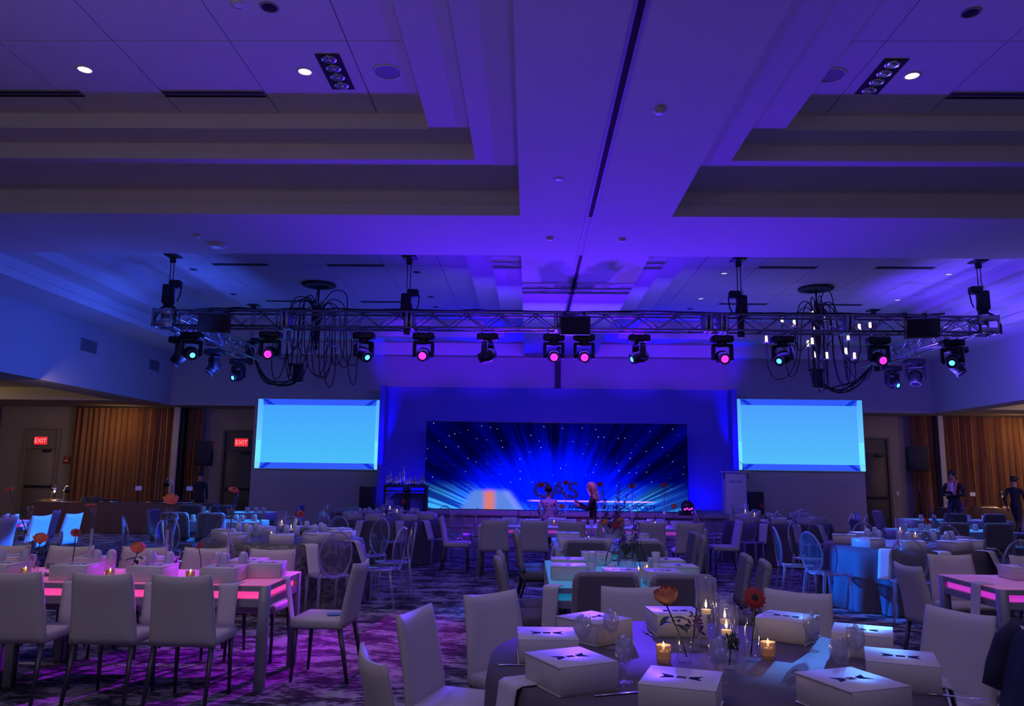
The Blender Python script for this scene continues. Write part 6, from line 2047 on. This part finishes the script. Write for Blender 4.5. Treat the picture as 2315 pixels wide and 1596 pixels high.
    if kind == 'long':
        def lf(u, v):
            a = pi + (u) * pi
            r = .10 + .02 * v
            return Q @ V((r * cos(a) * (1 + .1 * sin(9 * v)), r * .9 * sin(a) - .02, .02 - .34 * v + .012 * sin(14 * u)))
        hb.slab(lambda u, v: (lf(u, v), (0, 1, 0)), 12, 8, .03)
    if kind == 'bun':
        hb.ball(Q @ V((0, -.10, .03)), .05, 10)
    hb.build('hair', hm, t)
    if kind == 'cap':
        MB().lathe([(.104, .02), (.108, .05), (.09, .1), (1e-4, .118)], 18, T=Q).rbox((0, .12, .035), (.15, .1, .012), .005, 1, T=Q).build('cap', hm, t)
    for s in (-1, 1):
        ev = hd.cross(fwd).normalized()
        MB().ball(co['head1'] + fwd * .078 + ev * (.032 * s) + hd * .012, (.012, .012, .009), 8).build('eye', 'core', t)
        MB().ball(co['head1'] + ev * (.09 * s) - hd * .008, (.014, .022, .03), 8).build('ear', 'skin', t)
    MB().ball(co['head1'] + fwd * .086 - hd * .048, (.022, .008, .006), 8).build('mouth', 'salmon', t)
    return t, co
# man in a dark suit reading a dark tablet beside the right curtain
t, co = person('man in dark suit and salmon scarf reading a dark tablet by the right curtain', (11.50, 21.6, 0), 2.35,
               dict(elL=(-.25, .03, 1.14), wrL=(-.10, .24, 1.16), haL=(-.04, .28, 1.17), elR=(.25, .03, 1.14), wrR=(.11, .24, 1.14), haR=(.05, .29, 1.15), head1=(0, .06, 1.65), head2=(0, .045, 1.735)),
               dict(top='suit', bot='trouser', shoe='shoe'), ('short', 'hairdk'), (-.25, 0), 1.06)
MB().slab(lambda u, v: ((-.05 + .1 * u, .118 + .02 * v - .03 * (v - .5) ** 2, 1.14 + .3 * v), (0, 1, 0)), 5, 6, .012).build('shirt_front', 'shirt', t)
for s in (-1, 1):
    MB().tube([(s * .055, -.06, 1.5), (s * .085, .02, 1.48), (s * .085, .11, 1.38), (s * .075, .14, 1.24), (s * .07, .14, 1.12)], [.028, .03, .03, .028, .024], 8).build('scarf', 'salmon', t)
tb = thing('tablet', 'dark tablet held by the man in the dark suit', 'tablet', (11.50, 21.6, 0), 2.35)
MB().rbox((0, 0, 0), (.2, .28, .012), .004, 1, T=M4.Translation((.0, .36, 1.26)) @ M4.Rotation(.35, 4, 'X')).build('slab', 'black', tb)
MB().box((0, 0, .007), (.18, .26, .001), T=M4.Translation((.0, .36, 1.26)) @ M4.Rotation(.35, 4, 'X')).build('glass_face', 'darklens', tb)
# walker in black
person('person in black clothes and cap walking past the right buffet', (13.55, 22.3, 0), -.95,
       dict(hiL=(-.09, .02, .90), knL=(-.10, .25, .52), anL=(-.10, .38, .12), toL=(-.10, .53, .09), knR=(.10, -.12, .48), anR=(.10, -.42, .16), toR=(.10, -.36, .03), elL=(-.22, -.16, 1.14), wrL=(-.2, -.1, .93), haL=(-.2, -.06, .85), elR=(.22, .08, 1.13), wrR=(.2, .26, .98), haR=(.2, .33, .94)),
       dict(top='suit', bot='trouser', shoe='shoe'), ('cap', 'hairdk'), (0, 0), .98)
# person seen from behind at the left
person('person in dark clothes and cap seen from behind near the left dark door', (-9.3, 22.2, 0), .1, {}, dict(top='suit', bot='trouser', shoe='shoe'), ('cap', 'hairdk'), (0, 0), .89)
# two women seated in front of the stage
SIT = dict(pelvis=(0, 0, .56), belly=(0, .01, .72), chest=(0, .02, .92), neck=(0, .03, 1.09), head0=(0, .05, 1.17), head1=(0, .06, 1.27), head2=(0, .04, 1.345),
           shL=(-.17, .02, 1.03), shR=(.17, .02, 1.03), elL=(-.21, .04, .77), wrL=(-.15, .24, .70), haL=(-.12, .31, .70), elR=(.21, .04, .77), wrR=(.15, .24, .70), haR=(.12, .31, .70),
           hiL=(-.09, .04, .54), hiR=(.09, .04, .54), knL=(-.11, .46, .52), knR=(.11, .46, .52), anL=(-.11, .44, .09), anR=(.11, .44, .09), toL=(-.11, .59, .035), toR=(.11, .59, .035))
def stool(x, y, label, h=.46):
    t = thing('stool', label, 'stool', (x, y, 0), group='black stools before the stage')
    MB().rbox((0, 0, h - .03), (.38, .36, .06), .02).build('seat', 'blackmat', t)
    for sx in (-1, 1):
        for sy in (-1, 1):
            MB().tube([(sx * .15, sy * .14, h - .05), (sx * .17, sy * .16, 0)], .013, 6).build('leg', 'black', t)
person('dark haired woman in pale patterned blouse seated with her back toward us', (.47, 17.9, 0), .15, SIT, dict(top='blouse', bot='trouser', shoe='shoe'), ('bun', 'hairdk'), (.1, 0), 1.0, True)
stool(.47, 17.9, 'black stool under the woman in the pale blouse')
t, co = person('blonde long haired woman in dark top seated sideways holding a phone', (1.50, 18.1, 0), pi / 2 - .15,
               dict(SIT, elR=(.2, .1, .80), wrR=(.1, .32, .93), haR=(.06, .39, .97), elL=(-.2, .1, .80), wrL=(-.12, .3, .86), haL=(-.08, .37, .9)), dict(top='suit', bot='brown', shoe='shoe'), ('long', 'hairbl'), (-.15, 0), 1.05, True)
stool(1.50, 18.1, 'black stool under the blonde woman')
ph = thing('phone', 'dark phone held up by the blonde woman', 'phone', (1.50, 18.1, 0), pi / 2 - .15)
MB().rbox((0, 0, 0), (.075, .01, .15), .004, 1, T=M4.Translation((.06, .50, 1.10)) @ M4.Rotation(-.5, 4, 'X')).build('case', 'black', ph)
MB().box((0, -.006, 0), (.066, .001, .14), T=M4.Translation((.06, .50, 1.10)) @ M4.Rotation(-.5, 4, 'X')).build('screen', 'darklens', ph)
